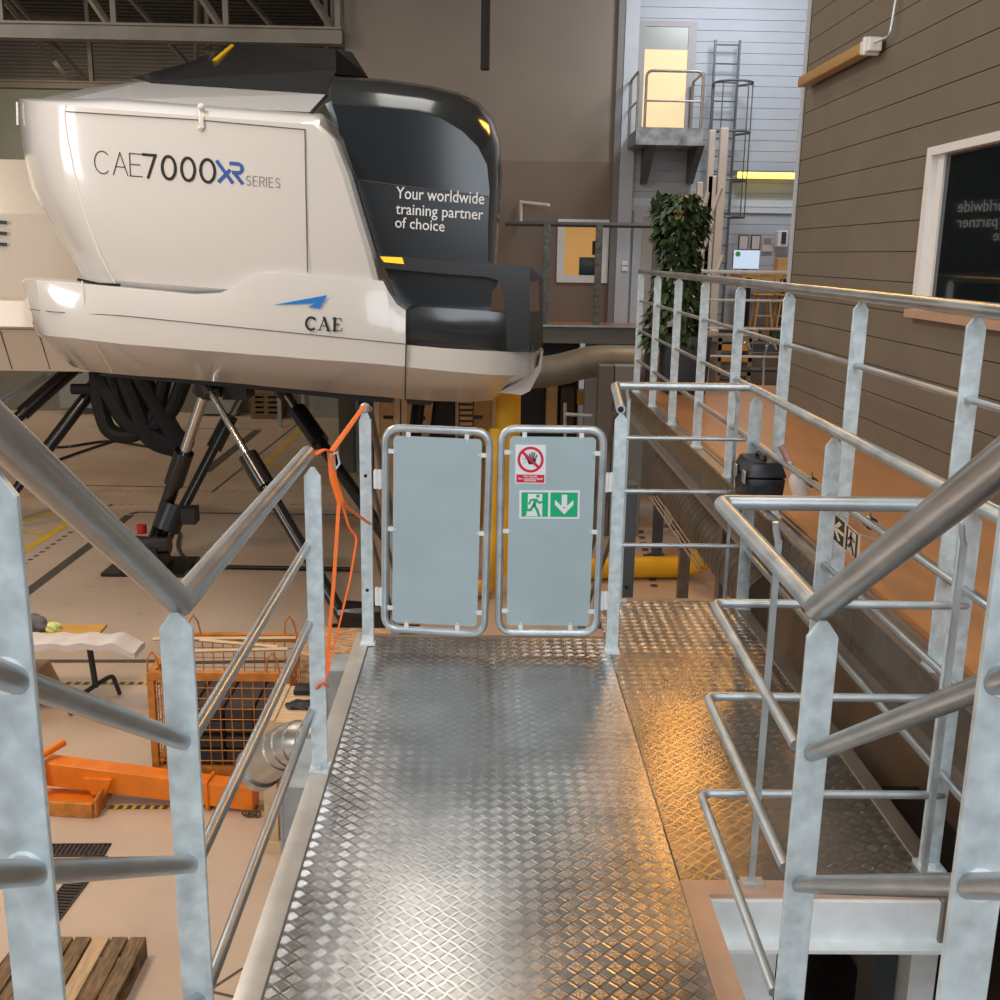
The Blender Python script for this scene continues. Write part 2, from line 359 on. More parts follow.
# cladded building on the right: every board is real
bm = B()
z = ZP - 0.0; p = 0.195; z0 = 1.845 - p * 8
k = 0
while z0 + p * k < 7.2:
    a = z0 + p * k
    box(bm, XW, XW + 0.03, 0.0, 9.6, a + 0.006, a + p) if not (1.42 < a + p / 2 < 2.50) else (box(bm, XW, XW + 0.03, 6.72, 9.6, a + 0.006, a + p), box(bm, XW, XW + 0.03, 0.0, 3.2, a + 0.006, a + p))
    k += 1
box(bm, XW + 0.03, XW + 0.2, 6.72, 9.6, 0.3, 7.2); box(bm, XW + 0.03, XW + 0.2, 0, 3.2, 0.3, 7.2)
box(bm, XW + 0.03, XW + 0.2, 3.2, 6.72, 0.3, 1.42); box(bm, XW + 0.03, XW + 0.2, 3.2, 6.72, 2.5, 7.2)
struct(bm, 'wall_right', 'siding_brown')
bm = B(); box(bm, XW + 0.2, 3.4, 9.4, 9.58, ZF, 7.2); struct(bm, 'wall_right_return', 'siding_brown')
bm = B(); box(bm, XW - 0.012, XW + 0.05, 9.575, 9.64, ZP, 7.2); box(bm, XW - 0.018, XW - 0.006, 9.53, 9.56, ZP, 7.2); struct(bm, 'trim_2', 'trim_grey')
# its window
wy0, wy1, wz0, wz1 = 3.2, 6.72, 1.49, 2.47
bm = B()
for (a, b, c, d) in ((wy1 - 0.07, wy1, wz0, wz1), (wy0, wy0 + 0.07, wz0, wz1), (wy0 + 0.07, wy1 - 0.07, wz1 - 0.05, wz1)): box(bm, XW - 0.03, XW + 0.03, a, b, c, d)
box(bm, XW + 0.015, XW + 0.05, wy1 - 0.16, wy1 - 0.0702, wz0, wz1 - 0.0502)
w = struct(bm, 'window_1', 'frame_white')
bm = B(); box(bm, XW + 0.03, XW + 0.045, wy0 + 0.07, wy1 - 0.15, wz0, wz1 - 0.05); o = finish(bm, 'window_pane', 'glass_dark', w, smooth=False)
bm = B(); box(bm, XW - 0.06, XW + 0.03, wy0, wy1 + 0.03, wz0 - 0.05, wz0); o = finish(bm, 'window_sill', 'frame_wood', w, smooth=False)

# end wall: taupe part left, pale cladding right
bm = B()
xl = atY(345, 60, YB).x; xr = 2.42
box(bm, xl, xr, YB, YB + 0.3, 3.55, 9); struct(bm, 'wall_back', 'back_brown')
bm = B(); ws = [atY(558, 219, YB), atY(607, 283, YB)]
x0, x1, zt, zb = ws[0].x, ws[1].x, ws[0].z, ws[1].z
box(bm, xl, x0, YB, YB + 0.3, ZP - 0.3, 3.55); box(bm, x1, xr, YB, YB + 0.3, ZP - 0.3, 3.55); box(bm, x0, x1, YB, YB + 0.3, zt, 3.55); box(bm, x0, x1, YB, YB + 0.3, ZP - 0.3, zb)
struct(bm, 'wall_back', 'back_low')
bm = B(); fw = 0.14
box(bm, x0, x0 + fw, YB - 0.04, YB + 0.3, zb, zt); box(bm, x1 - fw, x1, YB - 0.04, YB + 0.3, zb, zt); box(bm, x0 + fw, x1 - fw, YB - 0.04, YB + 0.3, zt - fw, zt); box(bm, x0 + fw, x1 - fw, YB - 0.04, YB + 0.3, zb, zb + fw)
w = struct(bm, 'window_2', 'frame_white')
bm = B(); box(bm, x0, x1 + 0.6, YB + 1.2, YB + 1.25, zb - 0.5, zt + 0.5); struct(bm, 'wall_office', 'warm')
bm = B(); box(bm, x0 - 0.3, x1 + 0.6, YB + 0.3, YB + 1.25, ZP - 0.1, ZP); struct(bm, 'floor', 'wood_floor')
c = atY(595, 267, YB + 0.5)
t = thing('monitor', 'dark green screen standing inside the yellow lit office window', 'monitor', (c.x, c.y, zb))
bm = B(); box(bm, c.x - 0.32, c.x + 0.32, c.y, c.y + 0.05, c.z - 0.19, c.z + 0.19); bevel(bm, 0.01); finish(bm, 'screen', mat('teal screen', (0.03, 0.07, 0.07), 0, 0.3), t)
bm = B(); box(bm, c.x - 0.04, c.x + 0.04, c.y + 0.05, c.y + 0.1, zb, c.z); finish(bm, 'stand', 'black', t)
bm = B(); box(bm, x0, x1, YB + 0.35, YB + 0.9, ZP, zb - 0.001); tag(finish(bm, 'office_desk', 'copper', smooth=False), 'office desk behind the yellow lit window', 'desk')
c = atY(597, 248, YB + 1.18); bm = B(); box(bm, c.x - 0.1, c.x + 0.2, c.y - 0.02, c.y, c.z - 0.14, c.z + 0.14)
tag(finish(bm, 'picture_frame', mat('brown frame', (0.12, 0.06, 0.02), 0, 0.5)), 'small dark picture hanging on the yellow office wall', 'picture')

bm = B(); k = 0
while k * p + ZF < 9:
    a = 1.845 - 24 * p + k * p
    box(bm, 2.80, 9, YB, YB + 0.03, a + 0.008, a + p); k += 1
box(bm, 2.80, 9, YB + 0.03, YB + 0.3, ZF, 9)
struct(bm, 'wall_back', 'siding_grey')
bm = B(); box(bm, 2.42, 2.55, YB - 0.12, YB + 0.1, ZP, 9); struct(bm, 'trim_3', mat('taupe trim', (0.2, 0.19, 0.19), 0, 0.5))
bm = B(); box(bm, 2.55, 2.81, YB - 0.14, YB + 0.1, ZP, 9); struct(bm, 'trim_4', 'trim_grey')
a = atY(700, 199, YB).z; b = atY(700, 212, YB).z
bm = B(); box(bm, 2.81, 9, YB - 0.05, YB, b, a); box(bm, 2.81, 9, YB - 0.06, YB, (a + b) / 2 - 0.01, (a + b) / 2 + 0.01); struct(bm, 'trim_5', mat('pale band', (0.58, 0.64, 0.7), 0, 0.5))
# hall wall far behind and roof
bm = B(); box(bm, -32, xl, 34, 34.3, ZF, 6.5); struct(bm, 'wall_hall_rear', 'olive')
bm = B(); box(bm, xl - 0.3, xl, YB + 0.3, 34, ZF, 9); struct(bm, 'wall_hall_side', 'olive')
bm = B()
for i in range(90): box(bm, -32, 9, -4 + i * 0.43, -4 + i * 0.43 + 0.2, 8.0, 8.1)
box(bm, -32, 9, -4, 36, 8.1, 8.3)
struct(bm, 'ceiling', 'roof')
bm = B()
for i in range(14): box(bm, -32, xl, 33.85, 34.0, 6.5 + i * 0.11, 6.5 + i * 0.11 + 0.06)
box(bm, -32, xl, 33.95, 34.3, 6.5, 8.0); struct(bm, 'wall_hall_upper', 'roof')
# wall under the gallery with openings
bm = B(); box(bm, 1.9, 9, 19.6, 19.8, ZF, 0.36); box(bm, -2.6, 1.9, 20.9, 21.1, ZF, 0.36); struct(bm, 'wall_under_gallery', 'grey_wall')
bm = B(); box(bm, 1.66, 1.76, 1.0, 5.7, ZF, 0.2); struct(bm, 'wall_under_platform', mat('brown plinth', (0.12, 0.085, 0.06), 0, 0.4, 0.1))
bm = B(); a = atZ(640, 380, ZF); struct(bm, 'wall_side_low', 'grey_wall') if False else bm.free()

# trusses
def truss(name, label, y, zc, x0, x1, pitch, hh, ph=0.0, ch=0.125):
    t = thing(name, label, 'roof truss', (x1, y, zc), 'roof trusses of the hall')
    bm = B(); box(bm, x0, x1, y - 0.1, y + 0.1, zc - ch, zc + ch); box(bm, x0, x1, y - 0.16, y + 0.16, zc - ch - 0.02, zc - ch + 0.02); box(bm, x0, x1, y - 0.16, y + 0.16, zc + ch - 0.02, zc + ch + 0.02)
    finish(bm, 'bottom_chord', 'truss', t, smooth=False)
    bm = B(); box(bm, x0, x1, y - 0.12, y + 0.12, zc + hh - 0.1, zc + hh + 0.1); finish(bm, 'top_chord', 'truss', t, smooth=False)
    x = x1 - 0.08 - ph; i = 0
    while x > x0 + pitch:
        bm = B(); box(bm, x - 0.05, x + 0.05, y - 0.05, y + 0.05, zc + ch, zc + hh - 0.1); finish(bm, 'strut', 'truss', t, smooth=False)
        bm = B(); xa, xb = (x, x - pitch)
        tube(bm, [(xa - 0.1, y, zc + ch), (xb + 0.1, y, zc + hh - 0.1)], 0.07, 4); finish(bm, 'diagonal', 'truss', t, smooth=False)
        x -= pitch; i += 1
zc = atY(200, 37.5, YB).z
truss('roof_truss', 'pale steel roof truss with wide bottom chord above the white simulator', YB - 0.3, zc, -24, xl, 2.05, 3.0)
zc2 = atY(100, 86, 27.5).z
truss('roof_truss', 'shadowed steel roof truss behind the nearer one', 27.5, zc2, -28, xl - 0.4, 2.9, 3.2, ph=0.8, ch=0.07)
for x in (-5.4, -9.2, -13.5):
    bm = B(); tube(bm, [(x, YB, 6.5), (x - 3.4, 33.5, 6.7)], 0.07, 4)
    tag(finish(bm, 'purlin', 'truss', smooth=False), 'brown steel roof purlin running between the two trusses', 'purlin', 'purlins between the trusses')

# ================================================================== PLATFORM EDGE BEAM AND ITS RAILING
t = thing('edge_beam', 'brown grey steel beam carrying the edge of the upper platform', 'beam', (1.5, 5, 0.2))
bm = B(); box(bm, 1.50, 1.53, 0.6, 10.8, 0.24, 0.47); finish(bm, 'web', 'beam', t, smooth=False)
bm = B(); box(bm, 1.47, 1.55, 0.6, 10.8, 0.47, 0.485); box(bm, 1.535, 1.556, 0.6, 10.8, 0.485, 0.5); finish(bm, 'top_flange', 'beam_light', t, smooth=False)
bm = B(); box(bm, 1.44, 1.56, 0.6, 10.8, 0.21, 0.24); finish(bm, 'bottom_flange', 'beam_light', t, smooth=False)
bm = B(); box(bm, 1.50, 1.9, 10.8, 10.83, 0.1, 0.5); finish(bm, 'end_plate', 'beam', t, smooth=False)

t = thing('railing', 'long galvanised railing with pointed posts on the upper brown platform', 'railing', (1.5, 3, ZP))
rail(t, [(1.5, 0.7, 1.65), (1.5, 10.32, 1.65)], 0.024, m='galv_tube')
for z in (1.375, 1.09, 0.80): rail(t, [(1.5, 0.7, z), (1.5, 10.32, z)], 0.0125 if z > 0.9 else 0.016, name='mid_rail', m='galv_tube', seg=10)
for i in range(10): post(t, 1.5, 10.23 - i * 1.005, 0.485, 1.63, w=0.06, foot=True)

t = thing('railing', 'short white-lit railing closing the far end of the platform beside the plant', 'railing', (2, 10.5, ZP))
for z, r in ((1.655, 0.02), (1.38, 0.012), (1.10, 0.012), (0.82, 0.012)): rail(t, [(1.95, 10.55, z), (3.4, 10.55, z)], r, name='handrail' if z > 1.6 else 'mid_rail', m='galv_lit', seg=10)
for x in (2.0, 3.2): post(t, x, 10.56, 0.5, 1.64, w=0.05)

# ================================================================== WALKWAY
wk = thing('walkway', 'steel walkway of checker plate leading to the double gate', 'walkway', (0, 3.4, 0))
bm = B(); box(bm, -0.525, 0.592, 1.2, 4.70, -0.008, 0.0); tag(finish(bm, 'deck_plate', 'plate', wk, smooth=False), 'bright checker plate in front of the gate')
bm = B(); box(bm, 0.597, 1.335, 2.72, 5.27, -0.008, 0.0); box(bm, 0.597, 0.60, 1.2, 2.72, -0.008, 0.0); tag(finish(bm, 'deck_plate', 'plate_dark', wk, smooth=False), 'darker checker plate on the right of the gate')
bm = B(); box(bm, -0.60, -0.53, 1.2, 4.75, -0.16, 0.004); bevel(bm, 0.004, 2); tag(finish(bm, 'edge_channel', 'alu_channel', wk), 'pale channel along the left edge')
bm = B(); box(bm, 1.335, 1.40, 2.62, 5.3, -0.16, 0.004); bevel(bm, 0.003, 1); finish(bm, 'edge_channel', mat('brown grey channel', (0.22, 0.185, 0.15), 0.4, 0.4, 0.1), wk)
bm = B(); box(bm, 0.60, 1.34, 5.27, 5.31, -0.16, 0.004); box(bm, -0.53, 0.6, 4.70, 4.74, -0.16, -0.002); finish(bm, 'edge_channel', mat('brown channel', (0.30, 0.23, 0.17), 0.4, 0.4, 0.1), wk, smooth=False)
bm = B(); tr = mat('copper toned trim', (0.50, 0.33, 0.235), 0.25, 0.42, 0.06, 8)
prism(bm, [(0.594, 2.72, 0.003), (0.594, 1.0, 0.003), (0.665, 1.0, 0.003), (0.665, 2.65, 0.003)], (0, 0, -0.014))
prism(bm, [(0.594, 2.72, 0.003), (0.665, 2.65, 0.003), (1.36, 2.65, 0.003), (1.36, 2.72, 0.003)], (0, 0, -0.014)); finish(bm, 'opening_trim', tr, wk, smooth=False)
bm = B(); box(bm, 0.63, 1.36, 2.634, 2.652, -0.135, -0.011); box(bm, 0.60, 1.36, 2.585, 2.652, -0.145, -0.133); box(bm, 0.60, 1.36, 2.652, 2.70, -0.145, -0.133); finish(bm, 'opening_beam', 'galv_lit', wk, smooth=False)
bm = B(); box(bm, 0.62, 0.65, 1.2, 2.634, -0.16, -0.011); finish(bm, 'side_beam', 'galv_lit', wk, smooth=False)
for ya, yb in ((3.46, 3.84), (4.55, 4.76)):
    bm = B(); box(bm, -0.725, -0.60, ya, yb, -0.13, -0.115); box(bm, -0.725, -0.60, ya + 0.004, ya + 0.012, -0.5, -0.13); box(bm, -0.732, -0.722, ya, yb, -0.5, -0.115)
    tag(finish(bm, 'support_beam', 'galv', wk, smooth=False), 'grey box bracket under the left edge')
for x0_, x1_, lab, m_ in ((0.755, 0.90, 'bright flanged column at the left of the stair opening', 'galv_lit'), (1.31, 1.39, 'bright flanged column at the right of the stair opening', 'galv_lit')):
    bm = B(); box(bm, x0_, x1_, 2.72, 2.73, -2.4, -0.145); box(bm, x0_, x0_ + 0.01, 2.73, 2.85, -2.4, -0.145); box(bm, x0_, x1_, 2.85, 2.86, -2.4, -0.145); tag(finish(bm, 'support_column', m_, wk, smooth=False), lab)
bm = B(); box(bm, 1.235, 1.305, 2.80, 2.92, -2.4, -0.145); tag(finish(bm, 'support_column', mat('dark green grey column', (0.03, 0.04, 0.04), 0, 0.5), wk, smooth=False), 'dark column beside the right one')
for x, y in ((-0.45, 2.6), (-0.45, 4.6), (1.3, 5.2)):
    bm = B(); box(bm, x - 0.05, x + 0.05, y - 0.05, y + 0.05, ZF, -0.16); finish(bm, 'support_column', 'column', wk, smooth=False)
# landing of the lower flight
bm = B(); box(bm, 0.66, 1.64, 1.6, 5.0, -1.2, -1.19)
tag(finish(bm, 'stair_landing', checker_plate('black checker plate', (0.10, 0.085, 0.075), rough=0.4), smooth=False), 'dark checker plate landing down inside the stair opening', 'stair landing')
for s in range(1, 0): pass

# stair the photographer stands on
t = thing('stair', 'checker plate stair rising from the near end of the walkway', 'stair', (0, 1.1, 0))
for i in range(5):
    bm = B(); y = 1.1 - i * 0.27; z = 0.17 * (i + 1)
    if z > 0.75: break
    box(bm, -0.5, 0.56, y - 0.27, y, z - 0.03, z); finish(bm, 'tread', 'plate', t, smooth=False)

SL = 0.66
def zs(y, zb): return zb + SL * max(0, 1.95 - y)
# left rail of walkway and stair
XL = -0.592
t = thing('railing', 'galvanised railing along the left edge, dipping where walkway meets stair', 'railing', (XL, 1.95, 0))
tag(rail(t, [(XL, -0.8, zs(-0.8, 1.115)), (XL, 1.95, 1.115), (XL - 0.012, 3.52, 1.115)], [0.029, 0.028, 0.0255]), None)
for z in (0.82, 0.545, 0.22):
    rail(t, [(XL, -0.8, 0.62 * 2.75 + z), (XL, 1.94, z)], 0.018, name='mid_rail')
    rail(t, [(XL + 0.004, 1.96, z), (XL - 0.0, 3.42, z)], 0.0145, name='mid_rail')
post(t, XL, 1.915, -0.02, 1.108, w=0.064); post(t, XL + 0.025, 3.385, 0.0, 1.095, w=0.056, foot=True)
post(t, XL - 0.012, 1.25, 0.35, 1.53, w=0.068); post(t, XL - 0.012, 0.2, 1.05, 2.23, w=0.068)
for bx, by_, bz in ((XL - 0.012, 1.242, 0.62 * 0.708 + 0.82), (XL - 0.012, 1.242, 0.62 * 0.708 + 0.545)):
    bm = B(); weld(bm, (bx, by_, bz), 0.021); finish(bm, 'weld_bead', 'galv_lit', t)
# right rail of stair and opening
XR = 0.672
t = thing('railing', 'galvanised railing around the stair opening, rising towards the viewer', 'railing', (XR, 1.97, 0))
rail(t, [(XR, -0.8, zs(-0.8, 1.11)), (XR, 1.965, 1.11)], [0.029, 0.028])
rail(t, [(XR, 1.955, 1.11), (XR, 2.86, 1.115), (1.36, 2.86, 1.115)], 0.0215, fr=0.03, m='galv')
for z in (0.80, 0.50, 0.20):
    rail(t, [(XR, -0.8, 0.66 * 2.75 + z), (XR, 1.95, z)], 0.018, name='mid_rail')
for z in (0.835, 0.55, 0.24):
    rail(t, [(XR - 0.015, 1.98, z - 0.03), (XR - 0.015, 2.80, z), (1.395, 2.80, z), (1.395, 2.9, z)], 0.0125, fr=0.03, name='mid_rail', m='galv')
post(t, XR, 1.925, -0.2, 1.10, w=0.062); post(t, XR + 0.012, 1.26, 0.2, 1.53, w=0.068); post(t, XR + 0.012, 0.2, 1.05, 2.23, w=0.068)
for bx, by_, bz in ((XR + 0.012, 1.252, 0.66 * 0.698 + 0.80), (XR + 0.012, 1.252, 0.66 * 0.698 + 0.50)):
    bm = B(); weld(bm, (bx, by_, bz), 0.021); finish(bm, 'weld_bead', 'galv_lit', t)
def thin_post(x, y, z0, z1, m='galv'):
    bm = B(); box(bm, x - 0.008, x + 0.008, y - 0.006, y + 0.006, z0, z1 - 0.05); tube(bm, [(x, y, z1 - 0.06), (x - 0.01, y, z1 - 0.02), (x - 0.012, y, z1)], 0.009, 8)
    box(bm, x - 0.03, x + 0.035, y - 0.02, y + 0.02, z0, z0 + 0.012)
    return finish(bm, 'baluster', m, t, smooth=False)
thin_post(0.80, 2.70, 0.003, 1.10); thin_post(1.305, 2.70, 0.003, 1.10)

# rail at the far and right side of the walkway
t = thing('railing', 'galvanised railing round the far right corner of the walkway', 'railing', (1.36, 4.5, 0))
rail(t, [(0.600, 4.53, 1.135), (0.66, 5.26, 1.15), (1.36, 5.26, 1.15), (1.38, 0.9, 1.12)], 0.0205, fr=0.03, m='galv', caps=True)
bm = B(); seg_cyl(bm, (0.6, 4.531, 1.135), (0.6, 4.526, 1.135), 0.0135); finish(bm, 'tube_bore', 'black', t)
for z in (0.885, 0.605, 0.315):
    rail(t, [(0.62, 4.60, z), (0.70, 5.25, z), (1.345, 5.25, z)], 0.0115, name='mid_rail', m='galv', fr=0.03, seg=10)
    rail(t, [(1.365, 5.2, z), (1.365, 0.9, z)], 0.0125, name='mid_rail', seg=10)
for y in (5.17, 3.98, 2.80, 1.62): post(t, 1.365, y, 0.0, 1.115, w=0.062, foot=True)
for x in (0.735, 1.29): thin_post(x, 5.25, 0.0, 1.135)

# stair going down beyond the gate
t = thing('railing', 'dull handrails descending behind the gate with the lower stair', 'railing', (0, 5, 0))
for x in (-0.52, 0.60):
    for z in (1.10, 0.80, 0.5): rail(t, [(x, 4.68, z), (x, 6.6, z - 1.35)], 0.017 if z > 1 else 0.011, name='handrail' if z > 1 else 'mid_rail', m='duct_brown', seg=8)
    post(t, x, 5.9, -1.2, 0.25, w=0.05, m='galv')
t = thing('stair', 'steel stair going down on the far side of the gate', 'stair', (0, 4.75, -0.2))
bm = B()
for x in (-0.57, 0.63): prism(bm, [(x, 4.75, -0.15), (x, 7.6, -2.55), (x, 7.6, -2.7), (x, 7.4, -2.7), (x, 4.75, -0.40)], (0.02, 0, 0))
finish(bm, 'stringer', 'galv', t, smooth=False)
for i in range(10):
    bm = B(); box(bm, -0.55, 0.63, 4.8 + i * 0.28, 5.05 + i * 0.28, -0.27 - i * 0.235, -0.24 - i * 0.235); finish(bm, 'tread', 'plate_dark', t, smooth=False)

# ================================================================== GATE
YG = 4.56
def gate_leaf(px, sign):
    pass
gp = thing('gate_post', 'galvanised left gate post with a rounded cap and orange strap on top', 'gate post', (-0.53, 4.61, 0))
bm = B(); c = -0.53; box(bm, c - 0.026, c + 0.026, 4.59, 4.602, 0.0, 1.06); box(bm, c - 0.026, c - 0.02, 4.60, 4.63, 0, 1.06); box(bm, c + 0.02, c + 0.026, 4.60, 4.63, 0, 1.06)
prism(bm, [(c - 0.026, 4.59, 1.06), (c + 0.026, 4.59, 1.06), (c + 0.012, 4.59, 1.095), (c - 0.012, 4.59, 1.095)], (0, 0.012, 0)); finish(bm, 'upright', 'galv_post', gp, smooth=False)
bm = B(); bmesh.ops.create_uvsphere(bm, u_segments=16, v_segments=10, radius=0.024, matrix=Matrix.Translation((c, 4.6, 1.115))); finish(bm, 'cap', 'galv', gp)
bm = B()
for z in (0.27, 0.81): seg_cyl(bm, (c, 4.589, z), (c, 4.586, z), 0.008)
finish(bm, 'bolt_hole', 'black', gp)
bm = B(); box(bm, c - 0.034, c + 0.034, 4.57, 4.62, 0.003, 0.014); box(bm, c - 0.026, c + 0.026, 4.585, 4.589, 0.0, 0.05); finish(bm, 'foot_plate', 'galv_lit', gp, smooth=False)
gp2 = thing('gate_post', 'galvanised right gate post with pointed top under the open tube end', 'gate post', (0.605, 4.53, 0))
post(gp2, 0.606, 4.545, 0.0, 1.115, w=0.056, name='upright', foot=False)
bm = B(); box(bm, 0.575, 0.64, 4.50, 4.56, 0.0, 0.012); finish(bm, 'foot_plate', 'galv_lit', gp2, smooth=False)

def leaf(name, label, corners, y0, ang, sag, hinges_left=True):
    """corners in the leaf plane: left, right, bottom, top metres"""
    l, r, b, tp = corners
    piv = l if hinges_left else r
    R = Matrix.Translation((piv, y0, 0.6)) @ Matrix.Rotation(ang, 4, 'Z') @ Matrix.Rotation(sag, 4, 'Y') @ Matrix.Translation((-piv, -y0, -0.6))
    t = thing(name, label, 'gate', (piv, y0, 0))
    bm = B(); P = fillet([(l, y0, b), (r, y0, b), (r, y0, tp), (l, y0, tp)], 0.07, 7, closed=True); tube(bm, P, 0.0175, 14, closed=True)
    bm.transform(R); finish(bm, 'frame', 'galv', t)
    pl, pr, pb, pt_ = l + 0.036, r - 0.034, b + 0.036, tp - 0.034
    bm = B(); c = 0.012
    prism(bm, [(pl + c, y0 - 0.006, pb), (pr - c, y0 - 0.006, pb), (pr, y0 - 0.006, pb + c), (pr, y0 - 0.006, pt_ - c), (pr - c, y0 - 0.006, pt_), (pl + c, y0 - 0.006, pt_), (pl, y0 - 0.006, pt_ - c), (pl, y0 - 0.006, pb + c)], (0, 0.006, 0))
    bm.transform(R); finish(bm, 'panel', 'gate_panel', t, smooth=False)
    hgt = pt_ - pb; wid = pr - pl
    cl = [(pl, pb + hgt * f, 0) for f in (0.08, 0.51, 0.92)] + [(pr, pb + hgt * f, 0) for f in (0.08, 0.51, 0.92)] + [(pl + wid * f, pb, 1) for f in (0.17, 0.77)] + [(pl + wid * f, pt_, 1) for f in (0.17, 0.83)]
    for x, z, k in cl:
        bm = B()
        dx, dz = (0.016, 0.010) if k == 0 else (0.010, 0.014)
        sx = (-1 if x == pl else 1) * 0.012 if k == 0 else 0; sz = (-1 if z == pb else 1) * 0.011 if k else 0
        box(bm, x + sx - dx, x + sx + dx, y0 - 0.011, y0 - 0.0062, z + sz - dz, z + sz + dz)
        seg_cyl(bm, (x - sx * 0.9, y0 - 0.0062, z - sz * 0.9), (x - sx * 0.9, y0 - 0.010, z - sz * 0.9), 0.0035, 8)
        bm.transform(R); finish(bm, 'clip', 'galv_lit', t, smooth=False)
    for f in (0.165, 0.75):
        z = b + (tp - b) * f; s = -1 if hinges_left else 1; bm = B()
        box(bm, piv + s * 0.005, piv + s * 0.05, y0 - 0.005, y0 + 0.004, z - 0.04, z + 0.04)
        for q in (0.022, 0.04): seg_cyl(bm, (piv + s * q, y0 - 0.004, z - 0.045 + q * 0.1), (piv + s * q, y0 - 0.004, z + 0.045), 0.008, 10)
        finish(bm, 'hinge', 'galv_lit', t)
    return t, R, (pl, pr, pb, pt_)
q0 = atY(386, 431, YG); q1 = atY(486, 620, YG)
G1, R1, _ = leaf('gate', 'left gate leaf with a plain blue grey panel in a tube frame', (atY(385, 500, YG).x, atY(488, 500, YG).x, 0.094, atY(430, 428, YG).z), YG, math.radians(-5), math.radians(0.9), True)
G2, R2, pp = leaf('gate', 'right gate leaf with prohibition and exit signs on its panel', (atY(500.5, 500, YG).x, atY(600.5, 500, YG).x, 0.094, atY(550, 428, YG).z), YG - 0.03, 0.0, 0.0, False)
ys = YG - 0.03 - 0.0075
def sign_board(parent, name, label, px, m, base=None):
    pass
def S(px, py, dy=0.0):      # point on the right gate panel
    return atY(px, py, ys - dy)
def poly(bm, pts, mi=0): bm.faces.new([bm.verts.new(q) for q in pts]).material_index = mi
def disc(bm, c, r, y, mi=0, n=28, r2=None):
    a = [2 * math.pi * k / n for k in range(n)]
    if r2 is None: poly(bm, [(c.x + r * math.cos(t), y, c.z + r * math.sin(t)) for t in a], mi)
    else:
        o = [bm.verts.new((c.x + r * math.cos(t), y, c.z + r * math.sin(t))) for t in a]; i = [bm.verts.new((c.x + r2 * math.cos(t), y, c.z + r2 * math.sin(t))) for t in a]
        for k in range(n): bm.faces.new([o[k], o[(k + 1) % n], i[(k + 1) % n], i[k]]).material_index = mi
class Frame2D:
    """maps (u right, v up) in a w x h box to a plane through three points"""
    def __init__(s, o, ux, vy): s.o = Vector(o); s.u = Vector(ux) - s.o; s.v = Vector(vy) - s.o; s.n = s.u.cross(s.v).normalized()
    def __call__(s, u, v, d=0.0): return s.o + s.u * u + s.v * v + s.n * d
def stroke(bm, fr, pts, w, asp=1.0, d=0.0, mi=0, cap=True):
    """flat ribbon in unit box; asp = width/height of the box so strokes keep their thickness"""
    P = [Vector((p[0] * asp, p[1])) for p in pts]
    for a, b in zip(P, P[1:]):
        d += 0.00012
        t = (b - a)
        if t.length < 1e-6: continue
        t.normalize(); n = Vector((-t.y, t.x)) * w / 2; e = t * (w / 2 if cap else w * 0.15)
        q = [a - e - n, b + e - n, b + e + n, a - e + n]
        f = bm.faces.new([bm.verts.new(fr(v.x / asp, v.y, d)) for v in q]); f.material_index = mi
def arc(cx, cy, rx, ry, a0, a1, n=14): return [(cx + rx * math.cos(math.radians(a0 + (a1 - a0) * k / n)), cy + ry * math.sin(math.radians(a0 + (a1 - a0) * k / n))) for k in range(n + 1)]
def P2(bm, fr, pts, d=0.0, mi=0): bm.faces.new([bm.verts.new(fr(a, b, d)) for a, b in pts]).material_index = mi
def text_bm(body, bold=0.0, spacing=1.0):
    cu = bpy.data.curves.new('lettering', 'FONT'); cu.body = body; cu.offset = bold; cu.space_character = spacing; cu.resolution_u = 3
    o = bpy.data.objects.new('lettering', cu); COL.objects.link(o); bpy.context.view_layer.update()
    dg = bpy.context.evaluated_depsgraph_get(); me = bpy.data.meshes.new_from_object(o.evaluated_get(dg)); bm = B(); bm.from_mesh(me)
    bpy.data.objects.remove(o); bpy.data.curves.remove(cu); bpy.data.meshes.remove(me)
    xs = [v.co.x for v in bm.verts]; ysx = [v.co.y for v in bm.verts]
    return bm, min(xs), max(xs), min(ysx), max(ysx)
def text_on(fr, body, u0, u1, v0, v1, name, m, parent, bold=0.0, d=0.0):
    bm, a, b, c, e = text_bm(body, bold)
    for v in bm.verts: v.co = fr(u0 + (v.co.x - a) / (b - a) * (u1 - u0), v0 + (v.co.y - c) / (e - c) * (v1 - v0), d)
    return finish(bm, name, m, parent, smooth=False)

# prohibition sign
def plate(parent, p0, p1, p2, name, label, mats, th=0.001):
    fr = Frame2D(p0, p1, p2); bm = B()
    prism(bm, [fr(0, 0), fr(1, 0), fr(1, 1), fr(0, 1)], -fr.n * th); o = finish(bm, name, mats, parent, smooth=False); tag(o, label); return o, fr
o, fr = plate(G2, S(515.2, 483.5), S(545.5, 483.9), S(515.4, 444.5), 'prohibition_sign', 'white sign with a red struck-out hand', 'sign_white')
asp = 30.3 / 39.2
bm = B(); cx, cy, rr = 0.5, 0.62, 0.43
ring_o = arc(cx, cy, rr, rr * asp, 0, 360, 40); ring_i = arc(cx, cy, rr * 0.80, rr * 0.80 * asp, 0, 360, 40)
for k in range(40): P2(bm, fr, [ring_o[k], ring_o[k + 1], ring_i[k + 1], ring_i[k]], 0.0012, 0)
stroke(bm, fr, [(cx - rr * 0.66, cy + rr * 0.62 * asp), (cx + rr * 0.66, cy - rr * 0.62 * asp)], 0.07, asp, 0.0024, 0, cap=False)
P2(bm, fr, [(0.04, 0.03), (0.96, 0.03), (0.96, 0.235), (0.04, 0.235)], 0.0012, 0)
finish(bm, 'pictogram', 'red', o, smooth=False)
bm = B()
